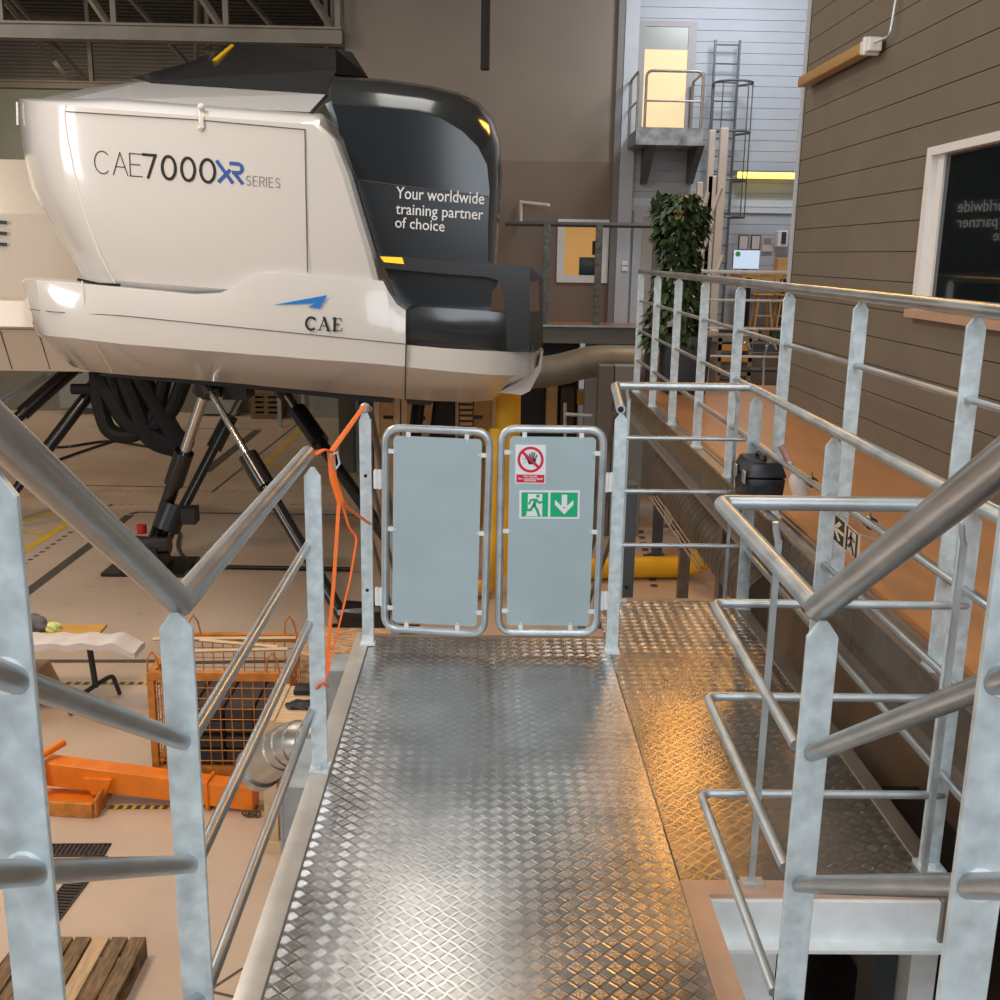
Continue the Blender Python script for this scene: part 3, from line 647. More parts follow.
P2(bm, fr, [(0.44, 0.50), (0.60, 0.50), (0.68, 0.58), (0.64, 0.64), (0.48, 0.66), (0.38, 0.62)], 0.0016)
for a, b in (((0.50, 0.62), (0.47, 0.76)), ((0.55, 0.63), (0.55, 0.80)), ((0.60, 0.63), (0.625, 0.79)), ((0.645, 0.61), (0.70, 0.73)), ((0.42, 0.61), (0.34, 0.67))): stroke(bm, fr, [a, b], 0.032, asp, 0.0016)
stroke(bm, fr, [(0.27, 0.53), (0.35, 0.57)], 0.01, asp, 0.0016); stroke(bm, fr, [(0.24, 0.62), (0.30, 0.62)], 0.01, asp, 0.0016)
finish(bm, 'pictogram', 'txt_black', o, smooth=False)
for i, s in enumerate(('No access', 'for unauthorized', 'persons')):
    v = 0.172 - i * 0.063; hw = (0.22, 0.40, 0.19)[i]
    text_on(fr, s, 0.5 - hw, 0.5 + hw, v, v + 0.052, 'lettering', 'sign_white', o, bold=0.02, d=0.0026)
# exit sign with running man and arrow
o, fr = plate(G2, S(519.2, 518.6), S(579.4, 518.9), S(519.4, 490.2), 'exit_sign', 'green running man and down arrow sign', 'sign_white')
asp = 60.2 / 28.5
bm = B(); P2(bm, fr, [(0.035, 0.07), (0.475, 0.07), (0.475, 0.93), (0.035, 0.93)], 0.0012); P2(bm, fr, [(0.515, 0.07), (0.965, 0.07), (0.965, 0.93), (0.515, 0.93)], 0.0012)
finish(bm, 'sign_field', 'green', o, smooth=False)
bm = B(); P2(bm, fr, [(0.14, 0.09), (0.38, 0.09), (0.38, 0.88), (0.14, 0.88)], 0.002)
finish(bm, 'pictogram', 'sign_white', o, smooth=False); bm = B()
P2(bm, fr, [(0.70, 0.86), (0.79, 0.86), (0.79, 0.42), (0.70, 0.42)], 0.002)
P2(bm, fr, [(0.745, 0.16), (0.895, 0.50), (0.895, 0.68), (0.745, 0.36)], 0.0021); P2(bm, fr, [(0.745, 0.16), (0.745, 0.36), (0.59, 0.68), (0.59, 0.50)], 0.0021)
finish(bm, 'pictogram', 'sign_white', o, smooth=False)
def runner(bm, fr, asp, d, ox=0.0, oy=0.0, s=1.0):
    T = lambda u, v: (ox + u * s, oy + v)
    for k in range(1): P2(bm, fr, [T(0.305 + 0.028 * math.cos(a), 0.80 + 0.028 * asp * math.sin(a)) for a in [2 * math.pi * j / 14 for j in range(14)]], d)
    P2(bm, fr, [T(0.235, 0.70), T(0.30, 0.68), T(0.27, 0.45), T(0.22, 0.47)], d)
    for pts, w in (([(0.25, 0.68), (0.19, 0.66), (0.165, 0.54)], 0.07), ([(0.28, 0.67), (0.33, 0.57), (0.385, 0.60)], 0.07), ([(0.235, 0.48), (0.19, 0.32), (0.10, 0.30)], 0.09), ([(0.25, 0.47), (0.295, 0.32), (0.325, 0.14)], 0.09)):
        stroke(bm, fr, [T(*q) for q in pts], w, asp, d)
bm = B(); runner(bm, fr, asp, 0.003); finish(bm, 'pictogram', 'green', o, smooth=False)
bm = B(); text = None
stroke(bm, fr, [(0.12, 0.28), (0.14, 0.20), (0.12, 0.10)], 0.05, asp, 0.0026); finish(bm, 'pictogram', 'sign_white', o, smooth=False)

# orange ratchet strap
t = thing('lashing_strap', 'orange webbing strap tied between left railing and gate post', 'strap', (-0.55, 3.5, 1.1))
def ribbon(pts, w=0.012): bm = B(); tube(bm, fillet(pts, 0.02, 4), w, 10, flat=0.3); return bm
A1 = atY(364, 406, 4.58); A2 = atY(331, 452, 3.62); A3 = atY(314, 455, 3.5)
finish(ribbon([A1, A2]), 'webbing', 'strap', t); finish(ribbon([A2, atY(324, 449, 3.56), A3], 0.012), 'webbing', 'strap', t)
finish(ribbon([A2, atY(333, 478, 3.6), atY(341, 503, 3.6)], 0.014), 'webbing', 'strap', t)
finish(ribbon([atY(339, 500, 3.6), atY(334, 580, 3.52), atY(327, 660, 3.44), atY(323, 684, 3.40)], 0.007), 'webbing', 'strap', t)
finish(ribbon([atY(341, 500, 3.6), atY(349, 528, 3.62), atY(357, 537, 3.62), atY(350, 580, 3.56), atY(325, 684, 3.40)], 0.0085), 'webbing', 'strap', t)
finish(ribbon([atY(341, 500, 3.6), atY(348, 508, 3.8), atY(370, 524, 4.57)], 0.010), 'webbing', 'strap', t)
finish(ribbon([atY(318, 688, 3.37), atY(322, 682, 3.36), atY(327, 686, 3.38)], 0.014), 'webbing', 'strap', t)
bm = B(); c = atY(334, 455, 3.6); tube(bm, [c + Vector((0.012, 0, 0.01)), c + Vector((0.02, -0.004, -0.03)), c + Vector((0.006, 0, -0.05)), c + Vector((-0.01, -0.004, 0.0))], 0.004, 6, closed=True); finish(bm, 'buckle', 'galv', t)

# ================================================================== FLIGHT SIMULATOR (main)
YS = 12.3
SIM = thing('flight_simulator', 'white and dark grey flight simulator raised on black hydraulic legs', 'flight simulator', (-3.5, 14, ZF))
def pt(px, py, dy=0.0): return atY(px, py, YS + dy)
def loft(rows, name, m, parent, label=None, angle=30, back=3.6, close_lr=True, sub=False):
    """rows of (px, py, dy) seen from the front, closed with a body behind them"""
    R = [[pt(*q) if len(q) == 3 else pt(q[0], q[1], 0) for q in r] for r in rows]
    def bk(p, y): return Vector((p.x, YS + y, p.z))
    full = []
    for r in R:
        a = bk(r[0], back); b = bk(r[-1], back); full.append([a] + r + [b])
    bm = B(); V = grid(bm, full)
    n = len(V[0]); bm.faces.new([v for v in V[0]]); bm.faces.new([v for v in V[-1]][::-1])
    f = [r[0] for r in V]; g = [r[-1] for r in V]
    bm.faces.new(f + g[::-1])
    bmesh.ops.triangulate(bm, faces=[q for q in bm.faces if len(q.verts) > 4])
    o = finish(bm, name, m, parent, angle=angle); tag(o, label); return o
# upper white hull: left end curls away, right edge slants
hull = []
for py, L, Rr, dl in ((113, 19, 322, 0), (126, 19, 336, 0), (160, 22, 350, 0), (200, 31, 362, 0), (235, 50, 373, 0), (262, 68, 380, 0.02), (284, 82, 385, 0.05), (296, 95, 389, 0.25)):
    row = []
    k = 46 - (py - 113) * 0.06
    for f, d in ((0.0, 1.5), (0.03, 0.95), (0.14, 0.55), (0.34, 0.26), (0.62, 0.08), (1.0, 0.0)): row.append((L + k * f, py - (0.06 * (k * (1 - f))), d + dl))
    for f in (0.2, 0.4, 0.6, 0.8): row.append((L + k + (Rr - 8 - L - k) * f, py, dl))
    row += [(Rr - 8, py, dl), (Rr - 2, py, dl + 0.04), (Rr, py, dl + 0.14)]
    tilt = [(x, y + (x - 160) * 0.075 * (1 if py < 290 else 0.3), d) for x, y, d in row]
    hull.append(tilt)
# rolled top edge
top = hull[0]
g_ = lambda x: 0.12 + 0.88 * min(1, max(0, (x - 20) / 90))
for dy_, dd_ in ((5, 0.05), (9, 0.22), (11.5, 0.5)): hull.insert(0, [(x + (dy_ * 0.25 if x < 60 else 0), y - dy_ * g_(x), d + dd_) for x, y, d in top])
loft(hull, 'hull', 'white_gloss', SIM, 'white upper hull with lettering')
# white sloping roof facet and dark roof above it
def facet(quads, name, m, label=None, th=0.25):
    bm = B()
    for q in quads: prism(bm, [pt(*p) for p in q], (0, th, -0.02))
    o = finish(bm, name, m, SIM, smooth=False); tag(o, label); return o
facet([[(60, 101, 0.55), (311, 112, 0.42), (327, 94, 1.35), (152, 80, 2.3)], [(25, 103.5, 0.9), (60, 101, 0.55), (152, 80, 2.3), (85, 88.5, 2.6), (45, 97.5, 1.7)]], 'roof_panel', 'white_gloss', 'white sloping roof panel')
facet([[(150, 81, 2.0), (327, 94.5, 1.3), (336, 70, 1.7), (206, 62, 2.6)], [(206, 62, 2.6), (336, 70, 1.7), (336, 49, 2.3), (262, 44, 3.1), (236, 43.5, 3.3)]], 'roof_canopy', 'roof_dark', 'dark tinted roof of two facets')
facet([[(150, 81.5, 2.0), (206, 62, 2.62), (240, 43, 3.3), (228, 44, 3.5), (190, 62, 3.0), (130, 78, 2.6)]], 'roof_edge', 'dark_band')
facet([[(212, 60, 2.5), (216, 60.5, 2.5), (234, 45, 3.2), (231, 44, 3.2)]], 'roof_light', mat('yellow strip', (0.9, 0.55, 0.02), 0, 0.3), 'yellow strip on the dark roof edge', th=0.05)
facet([[(336, 49, 2.2), (352, 52, 2.3), (368, 77, 2.3), (336, 74, 1.7)]], 'roof_fairing', 'black')
facet([[(309, 112.5, 0.38), (313, 114, 0.38), (329, 96, 1.28), (326, 94, 1.3)]], 'roof_gutter', 'dark_band', th=0.1)
facet([[(325, 104, 0.6), (333, 100, 0.7), (340, 135, 0.5), (333, 120, 0.4)]], 'door_jamb', mat('pale blue jamb', (0.45, 0.52, 0.6), 0, 0.5))
# seams on the hull (thin raised gaskets)
def seam(pts, m='seam', w=0.006, dy=-0.012, name='panel_seam'):
    bm = B(); tube(bm, [pt(q[0], q[1], (q[2] if len(q) > 2 else 0) + dy) for q in pts], w, 6); return finish(bm, name, m, SIM)
seam([(66, 105.5), (64.5, 112), (67, 135), (75, 175), (85, 215), (100, 255), (115, 284)], 'seam_light', 0.009, 0.0)
seam([(66, 111.5, 0), (200, 120, 0), (304.5, 129.5, 0)]); seam([(304.8, 129, 0), (306, 200, 0), (307.5, 272, 0)])
bm = B(); tube(bm, [pt(201, 107, 0.05), pt(201, 117, -0.02), pt(202, 128, -0.03)], 0.028, 8, flat=0.5)
for y_ in (107, 128): bmesh.ops.create_uvsphere(bm, u_segments=10, v_segments=8, radius=0.045, matrix=Matrix.Translation(pt(201.5, y_, 0.01)))
finish(bm, 'latch', 'white_gloss', SIM)
bm = B(); tube(bm, [pt(17, 102, 0.9), pt(17.5, 125, 0.9)], 0.012, 8); finish(bm, 'antenna', 'seam_light', SIM)
# skirt
cols = [(22, 280, 36, 333, 72, 366, 1.0), (26, 277.5, 40, 334, 80, 369, 0.45), (36, 277.5, 50, 336, 92, 371.5, 0.12), (60, 279, 72, 338, 110, 373.5, 0.0), (120, 284.5, 122, 344, 140, 376, 0), (160, 288.5, 160, 347, 172, 378, 0), (195, 292, 195, 350, 202, 380.5, 0),
        (220, 290.5, 222, 352, 226, 382.5, 0), (232, 286, 234, 353, 238, 383.5, 0), (246, 276, 247, 354, 250, 384.5, 0), (258, 271, 259, 355, 262, 386, 0), (280, 270, 281, 356.5, 283, 388, 0), (307, 272.5, 308, 359, 309, 390.5, 0), (345, 276, 346, 361.5, 346, 394, 0), (383, 278.5, 384, 364.5, 384, 397, 0)]
cols += [(389, 290, 390, 365.2, 390, 397.6, 0), (397, 302, 398, 366, 398, 398.4, 0), (405.5, 308, 405.5, 366.5, 405.5, 399, 0)]
rows = [[], [], [], [], []]
for x0, y0, x1, y1, x2, y2, d in cols:
    rows[0].append((x0 + 0.5, y0, d + 0.30)); rows[1].append((x0, y0 + 2.5, d - 0.05)); rows[2].append(((x0 + x1) / 2 + (-3 if x0 < 60 else 0), (y0 + y1) / 2, d - 0.13)); rows[3].append((x1, y1, d - 0.10)); rows[4].append((x2, y2, d + 0.75))
loft(rows, 'skirt', 'white_gloss', SIM, 'white lower skirt with the blue mark', back=3.9, angle=32)
seam([(29, 309, 0.15), (55, 312, -0.1), (120, 315.5, -0.12), (250, 328.5, -0.12), (330, 336.5, -0.12), (405, 344, -0.12)], w=0.005)
seam([(82, 281, -0.06), (84, 300, -0.1), (87, 325, -0.1), (97, 345, -0.0), (112, 372, 0.6)], 'seam_light', 0.008)
seam([(406, 345, -0.12), (405.5, 366, -0.1), (405, 399, 0.7)], w=0.008)
seam([(78, 279.5, 0.1), (100, 284.5, 0.02), (120, 285, -0.02)], 'black', 0.02)
# front lower white nose
cols = [(406, 345, 406, 367, 406, 399, 0), (440, 348, 440, 370.5, 436, 401, 0), (480, 350.5, 480, 374, 468, 402, 0.0), (512, 352, 512, 375.5, 492, 400, 0.12), (530, 352.5, 529, 374, 502, 394, 0.4), (539, 352, 537, 372, 508, 390, 0.8)]
rows = [[], [], []]
for x0, y0, x1, y1, x2, y2, d in cols: rows[0].append((x0, y0, d - 0.08)); rows[1].append((x1, y1, d - 0.08)); rows[2].append((x2, y2, d + 0.7))
loft(rows, 'nose', 'white_gloss', SIM, 'white rounded nose under the dark rail', back=3.5, angle=48)
bm = B(); prism(bm, [pt(543.5, 350, 0.6), pt(541, 370, 0.6), pt(530, 391, 0.6), pt(522, 395, 0.6), pt(498, 392.5, 0.6), pt(520, 381, 0.6), pt(538, 366, 0.6), pt(541, 352, 0.6)], (0, 1.5, 0)); finish(bm, 'side_fin', 'white_gloss', SIM, smooth=False)
# underframe
bm = B(); prism(bm, [pt(100, 370, 1.2), pt(398, 392, 1.2), pt(392, 403, 1.2), pt(372, 402, 1.2), pt(240, 388, 1.2), pt(100, 376, 1.2)], (0, 3.0, 0)); finish(bm, 'underframe', 'black', SIM, smooth=False)
bm = B(); prism(bm, [pt(405, 398, 1.0), pt(437, 400, 1.0), pt(430, 405, 1.0), pt(408, 404, 1.0)], (0, 1.2, 0)); finish(bm, 'underframe', 'black', SIM, smooth=False)
# dark cabin face, its band and lower panel
bm = B(); D = 0.45
inner = [(332, 104), (375, 107), (415, 111), (440, 118), (462, 131), (478, 147), (487, 165), (489.5, 190), (488, 225), (486, 266)]
outer = [(331, 76), (352, 77), (400, 81), (440, 87), (466, 95), (485, 107), (497, 125), (502, 150), (502, 175), (499, 215), (496, 266)]
outer = [(331, 76), (385, 79), (430, 85.5), (458, 92), (480, 103), (493, 118), (500, 138), (502.5, 175), (500, 215), (497, 266)]
grid(bm, [[pt(*q, D) for q in inner], [pt(q[0] + (r[0] - q[0]) * 0.3, q[1] + (r[1] - q[1]) * 0.35, D + 0.05) for q, r in zip(inner, outer)], [pt(q[0] + (r[0] - q[0]) * 0.75, q[1] + (r[1] - q[1]) * 0.8, D + 0.28) for q, r in zip(inner, outer)], [pt(*q, D + 0.8) for q in outer], [pt(q[0] * 0.995, q[1] + 3, D + 2.6) for q in outer]])
tag(finish(bm, 'cabin_band', 'dark_band', SIM, angle=60), 'grey glossy band curving round the cabin')
bm = B(); face = [pt(*q, D) for q in [(332, 104)] + inner[1:8] + [(489.3, 196), (356, 179)]]
prism(bm, face, (0, 0.3, 0)); tag(finish(bm, 'cabin_face', mat('cabin gloss', (0.014, 0.018, 0.023), 0, 0.12), SIM, smooth=False), 'glossy upper cabin face')
bm = B(); prism(bm, [pt(*q, D) for q in [(356, 180), (489.3, 197), (488, 225), (488, 313), (402, 313), (376, 245)]], (0, 0.3, 0)); tag(finish(bm, 'cabin_panel', 'dark_gloss', SIM, smooth=False), 'black lower cabin panel with white words')
seam([(355, 179.5, D), (420, 188, D), (490, 196.5, D)], w=0.006)
bm = B(); prism(bm, [pt(*q, D) for q in [(488, 262), (498, 266), (498, 284), (492, 292), (491, 313), (488, 313)]], (0, 0.3, 0)); finish(bm, 'cabin_corner', 'dark_gloss', SIM, smooth=False)
# gallery rail: bar, corner column, lower parapet
bm = B()
K = 0.25
prism(bm, [pt(*q, 0.0) for q in [(378, 255), (400, 256), (450, 262), (500, 265), (500, 281), (487, 277), (440, 273.5), (381, 268)]], (0, K, 0))
prism(bm, [pt(*q, 0.0) for q in [(500, 265), (530, 267), (530, 345), (507, 350), (505.5, 312), (503, 294), (500, 281)]], (0, K, 0))
prism(bm, [pt(530, 267, 0.0), pt(541, 269, 0.5), pt(543.5, 280, 0.5), pt(530, 282, 0.0)], (0, K, 0))
prism(bm, [pt(530, 312, 0.0), pt(543, 312, 0.5), pt(543, 345, 0.5), pt(538, 351, 0.4), pt(530, 352, 0)], (0, K, 0))
prism(bm, [pt(540, 282, 0.5), pt(543.5, 280, 0.5), pt(543, 312, 0.5), pt(540.5, 312, 0.5)], (0, K, 0))
tag(finish(bm, 'bumper_rail', mat('charcoal gloss', (0.025, 0.027, 0.029), 0, 0.25), SIM, smooth=False), 'charcoal corner rail with openings')
bm = B(); rows = [[(406, 309, 0.25), (420, 304, 0.25), (487, 308.5, 0.25), (506, 311, 0.25)], [(406, 311, 0.0), (420, 306.5, 0.0), (487, 311, 0.0), (506, 313.5, 0.0)], [(406, 331, -0.05), (420, 333, -0.05), (487, 338, -0.05), (506, 338, 0.0)], [(406, 344.5, 0), (420, 345.8, 0), (487, 350.5, 0), (508, 351.5, 0)]]
loft(rows, 'bumper_wall', mat('charcoal wall gloss', (0.022, 0.025, 0.028), 0, 0.15, coat=0.2), SIM, back=0.5)
bm = B(); prism(bm, [pt(*q, 0.03) for q in [(507, 338), (531, 339), (535, 352), (507, 352)]], (0, 0.2, 0)); finish(bm, 'bumper_base', 'dark_band', SIM, smooth=False)
bm = B(); prism(bm, [pt(380, 256.5, -0.02), pt(402, 257.5, -0.02), pt(404, 264, -0.02), pt(384, 262, -0.02)], (0, 0.03, 0)); tag(finish(bm, 'marker_lamp', mat('amber lens', (0.7, 0.3, 0.01), 0, 0.2, emis=(1, 0.5, 0.02), es=0.8), SIM, smooth=False), 'amber marker lamp')
# lettering CAE 7000 XR SERIES
fr = Frame2D(pt(95, 173, -0.004), pt(282, 188, -0.004), pt(94.0, 150.5, -0.004))
asp = 187 / 23.0
GL = dict(C=[arc(0.5, 0.5, 0.5, 0.5, 48, 312)], A=[[(0, 0), (0.5, 1), (1, 0)], [(0.2, 0.36), (0.8, 0.36)]], E=[[(1, 0), (0, 0), (0, 1), (1, 1)], [(0, 0.52), (0.85, 0.52)]],
          S=[[(0.95, 0.85)] + arc(0.5, 0.75, 0.42, 0.24, 60, 270, 8) + arc(0.5, 0.27, 0.44, 0.26, 90, -140, 9)], R=[[(0, 0), (0, 1), (0.6, 1)] + arc(0.6, 0.75, 0.36, 0.25, 90, -90, 8) + [(0, 0.5)], [(0.55, 0.5), (1, 0)]], I=[[(0.5, 0), (0.5, 1)]])
GL['7'] = [[(0, 1), (1, 1), (0.35, 0)]]; GL['0'] = [arc(0.5, 0.5, 0.5, 0.5, 0, 360, 26)]
GL['X'] = [[(0.0, 1), (0.62, 0)], [(0.72, 0.9), (0.08, 0)]]
def write(fr, items, asp, w, m, parent, d=0.001, v0=0, v1=1.0):
    bm = B()
    for ch, u0, u1 in items:
        for st in GL[ch]: stroke(bm, fr, [(u0 + (u1 - u0) * a, v0 + (v1 - v0) * b) for a, b in st], w, asp, d)
    return finish(bm, 'lettering', m, parent, smooth=False)
write(fr, [('C', 0.0, 0.085), ('A', 0.098, 0.175), ('E', 0.188, 0.252)], asp, 0.045, 'txt_black', SIM)
write(fr, [('7', 0.262, 0.325), ('0', 0.36, 0.43), ('0', 0.463, 0.533), ('0', 0.565, 0.64)], asp, 0.125, 'txt_black', SIM)
bm = B()
for kx, pts in enumerate(([(0.652, 0.98), (0.735, 0.05)], [(0.722, 0.62), (0.660, 0.05)], [(0.722, 0.92), (0.765, 0.92)] + arc(0.765, 0.72, 0.022, 0.20, 90, -90, 8) + [(0.735, 0.52)], [(0.745, 0.50), (0.788, 0.05)])):
    if kx == 2: finish(bm, 'lettering', 'txt_blue', SIM, smooth=False); bm = B()
    k_ = bm.verts and len(bm.verts) * 0.00001; stroke(bm, fr, pts, 0.16, asp, 0.001 + (k_ or 0), cap=False)
finish(bm, 'lettering', 'txt_blue', SIM, smooth=False)
write(fr, [('S', 0.808, 0.832), ('E', 0.845, 0.868), ('R', 0.88, 0.905), ('I', 0.912, 0.92), ('E', 0.930, 0.953), ('S', 0.965, 0.99)], asp, 0.038, 'txt_grey', SIM, v0=0.0, v1=0.42)
# blue mark and serif letters on the skirt
fr = Frame2D(pt(273, 328, -0.15), pt(343, 331, -0.15), pt(273, 292, -0.13))
bm = B(); P2(bm, fr, [(0.0, 0.64), (0.77, 0.98), (0.66, 0.60), (0.50, 0.62), (0.60, 0.74)]); finish(bm, 'blue_mark', 'logo_blue', SIM, smooth=False)
asp = 70 / 36.0; bm = B()
for pts, w in ((arc(0.545, 0.17, 0.072, 0.17, 55, 305), 0.06), ([(0.665, 0), (0.73, 0.34)], 0.03), ([(0.73, 0.34), (0.79, 0.0)], 0.07), ([(0.69, 0.12), (0.77, 0.12)], 0.025), ([(0.635, 0), (0.69, 0)], 0.02), ([(0.76, 0), (0.825, 0)], 0.02),
               ([(0.88, 0), (0.88, 0.34)], 0.07), ([(0.85, 0.34), (0.97, 0.34), (0.97, 0.27)], 0.025), ([(0.85, 0), (0.98, 0), (0.985, 0.08)], 0.025), ([(0.88, 0.18), (0.945, 0.18)], 0.03), ([(0.60, 0.34), (0.60, 0.24)], 0.02)):
    stroke(bm, fr, pts, w, asp, 0.001)
finish(bm, 'lettering', 'txt_black', SIM, smooth=False)
# words on the black panel
yy = D - 0.02
for s, a, b, c in (('Your worldwide', (396, 198.5), (484, 204.5), (396.4, 186.5)), ('training partner', (395.6, 217.5), (483, 223.5), (396, 203.5)), ('of choice', (395, 227.5), (444.5, 231.8), (395.3, 216.5))):
    fr = Frame2D(pt(*a, yy), pt(*b, yy), pt(*c, yy)); text_on(fr, s, 0, 1, 0, 1, 'lettering', 'txt_white', SIM, bold=0.006)
# motion legs
def leg(p0, p1, p2, p3, rod, body, th, name='motion_leg', label=None, sim=None):
    """p0 top joint, p1 rod end, p2 shoulder end, p3 foot: world points on one line"""
    bm = B(); seg_cyl(bm, p0, p1, rod); a = finish(bm, name, 'chrome', sim or SIM); tag(a, label)
    bm = B(); seg_cyl(bm, p1, p2, th, 18); seg_cyl(bm, p2, p3, body, 18); finish(bm, 'barrel', 'black', a)
    bm = B(); tube(bm, [p0 + (p0 - p1).normalized() * 0.12, p0 - (p0 - p1).normalized() * 0.1], rod * 2.2, 10); finish(bm, 'joint', 'black', a)
def L(a, ya, b, yb, f1, f2):
    A = atY(*a, ya); Bb = atY(*b, yb); return A, A.lerp(Bb, f1), A.lerp(Bb, f2), Bb
f0 = atZ(152, 568, ZF)
leg(*L((206, 388), 14.1, (152, 548), 14.7, 0.38, 0.58), 0.075, 0.10, 0.135, label='left leg of the front pair, grey rod')
leg(*L((246, 386), 15.6, (164, 545), 14.7, 0.19, 0.40), 0.05, 0.075, 0.115)
leg(*L((208, 388), 13.6, (352, 632), 12.0, 0.29, 0.42), 0.045, 0.08, 0.125, label='slanting leg with bright chrome rod')
leg(*L((283, 389), 15.2, (402, 560), 12.9, 0.14, 0.34), 0.06, 0.085, 0.13)
leg(*L((150, 420), 18.6, (186, 446), 18.2, 0.1, 0.5), 0.1, 0.2, 0.22)
def footasm(c, name, w=0.28):
    bm = B(); box(bm, c.x - w * 1.7, c.x + w * 1.7, c.y - w * 1.3, c.y + w * 1.3, ZF + 0.002, ZF + 0.05)
    prism(bm, [(c.x - w, c.y - w, ZF + 0.05), (c.x + w * 0.8, c.y - w, ZF + 0.05), (c.x + w * 0.5, c.y - w, ZF + 0.42), (c.x - w, c.y - w, ZF + 0.45)], (0, w * 1.4, 0))
    seg_cyl(bm, (c.x - w * 1.1, c.y - w * 0.6, ZF + 0.35), (c.x + w, c.y - w * 0.6, ZF + 0.42), 0.13, 12)
    finish(bm, 'leg_foot', 'black', SIM, smooth=False)
footasm(f0, 'leg_foot', 0.34); footasm(Vector((atZ(372, 640, ZF).x, atZ(372, 640, ZF).y, ZF)), 'leg_foot', 0.32)
bm = B(); c = atY(142, 533, 14.5); seg_cyl(bm, c, c + Vector((0, 0, 0.12)), 0.07); tag(finish(bm, 'stop_knob', mat('red knob', (0.5, 0.02, 0.015), 0, 0.4), SIM), 'red knob on the leg foot')
bm = B(); a = atY(166, 530, 14.4); b = atY(176, 505, 14.5); tube(bm, [a, b], 0.19, 12); box(bm, b.x + 0.1, b.x + 0.3, b.y - 0.15, b.y + 0.1, b.z - 0.25, b.z - 0.02); finish(bm, 'leg_motor', 'black_soft', SIM)
for pts, r in (([(97, 372), (99, 405), (108, 432), (128, 437), (150, 428), (172, 412), (185, 378)], 0.13), ([(112, 374), (118, 405), (132, 425), (150, 425), (160, 400), (166, 374)], 0.12), ([(72, 389), (98, 389)], 0.09), ([(125, 376), (135, 400), (150, 440), (178, 448)], 0.17), ([(140, 376), (160, 410), (180, 446)], 0.16), ([(100, 378), (128, 425), (158, 436), (186, 449)], 0.15)):
    bm = B(); tube(bm, fillet([atY(*q, 17.2) for q in pts], 0.6, 5), r, 10); finish(bm, 'cable_duct', 'rubber', SIM)
for pts in ([(180, 533), (177, 548), (186, 560), (195, 567), (230, 567), (350, 569)], [(20, 445), (60, 448), (110, 440), (150, 447)], [(30, 470), (80, 452), (125, 437)]):
    bm = B(); tube(bm, fillet([atZ(*q, ZF + 0.03) for q in pts], 0.4, 5), 0.03, 8); finish(bm, 'floor_cable', 'black', SIM)
for x0, y0 in ((210, 386), (236, 389)):
    bm = B(); c = pt(x0, y0 + 4, 1.6); box(bm, c.x - 0.16, c.x + 0.16, c.y - 0.1, c.y + 0.4, c.z - 0.08, c.z + 0.16); finish(bm, 'leg_bracket', 'black', SIM, smooth=False)

# ================================================================== second simulator behind
t = thing('flight_simulator', 'cream training machine with a black letter, behind and left of the main one', 'flight simulator', (-8, 17, ZF))
def atYr(px, py, y): return atY(px, py, y)
prof = [(19.0, atY(40, 158, 18.2).z), (17.9, atY(40, 160, 17.9).z), (17.2, atY(40, 210, 17.2).z), (17.15, atY(40, 214, 17.15).z), (17.1, atY(40, 297, 17.1).z), (16.6, atY(40, 301, 16.6).z), (16.2, atY(40, 327, 16.2).z), (16.25, atY(40, 331, 16.25).z), (16.6, atY(40, 371, 16.6).z), (19, atY(40, 371, 16.6).z - 0.1)]
XA, XB = -14.0, -5.6
bm = B(); V = grid(bm, [[(XA, y, z) for y, z in prof], [(XB, y, z) for y, z in prof]])
bm.faces.new(V[0]); bm.faces.new(V[1][::-1]); tag(finish(bm, 'body', 'white_soft', t, angle=20), None)
for x in (10, 48):
    bm = B(); tube(bm, [atY(x - 10, 331, 16.24), atY(x + 2, 369, 16.58)], 0.008, 6); finish(bm, 'panel_seam', 'seam', t)
bm = B(); tube(bm, [atY(-30, 328.5, 16.18), atY(60, 329.5, 16.18)], 0.01, 6); finish(bm, 'panel_seam', 'seam', t)
fr = Frame2D(atY(-9, 245, 17.08), atY(6, 246, 17.08), atY(-9, 220, 17.08)); bm = B()
for v in (0.06, 0.5, 0.94): stroke(bm, fr, [(0.1, v), (0.95, v)], 0.14, 0.6)
stroke(bm, fr, [(0.1, 0.0), (0.1, 1)], 0.14, 0.6); finish(bm, 'lettering', 'txt_black', t, smooth=False)
for x, y in ((20, 170), (60, 375)):
    pass
leg(*L((92, 390), 17.5, (8, 500), 16.6, 0.05, 0.62), 0.06, 0.075, 0.105, sim=t); leg(*L((78, 364), 18.5, (-14, 446), 17.5, 0.05, 0.62), 0.07, 0.095, 0.13, sim=t)
for a, b in (((-60, 372), (-80, 480)), ((-150, 372), (-60, 500))):
    bm = B(); seg_cyl(bm, atY(*a, 17.6), atY(*b, 17.2), 0.14); finish(bm, 'motion_leg', 'black', t)

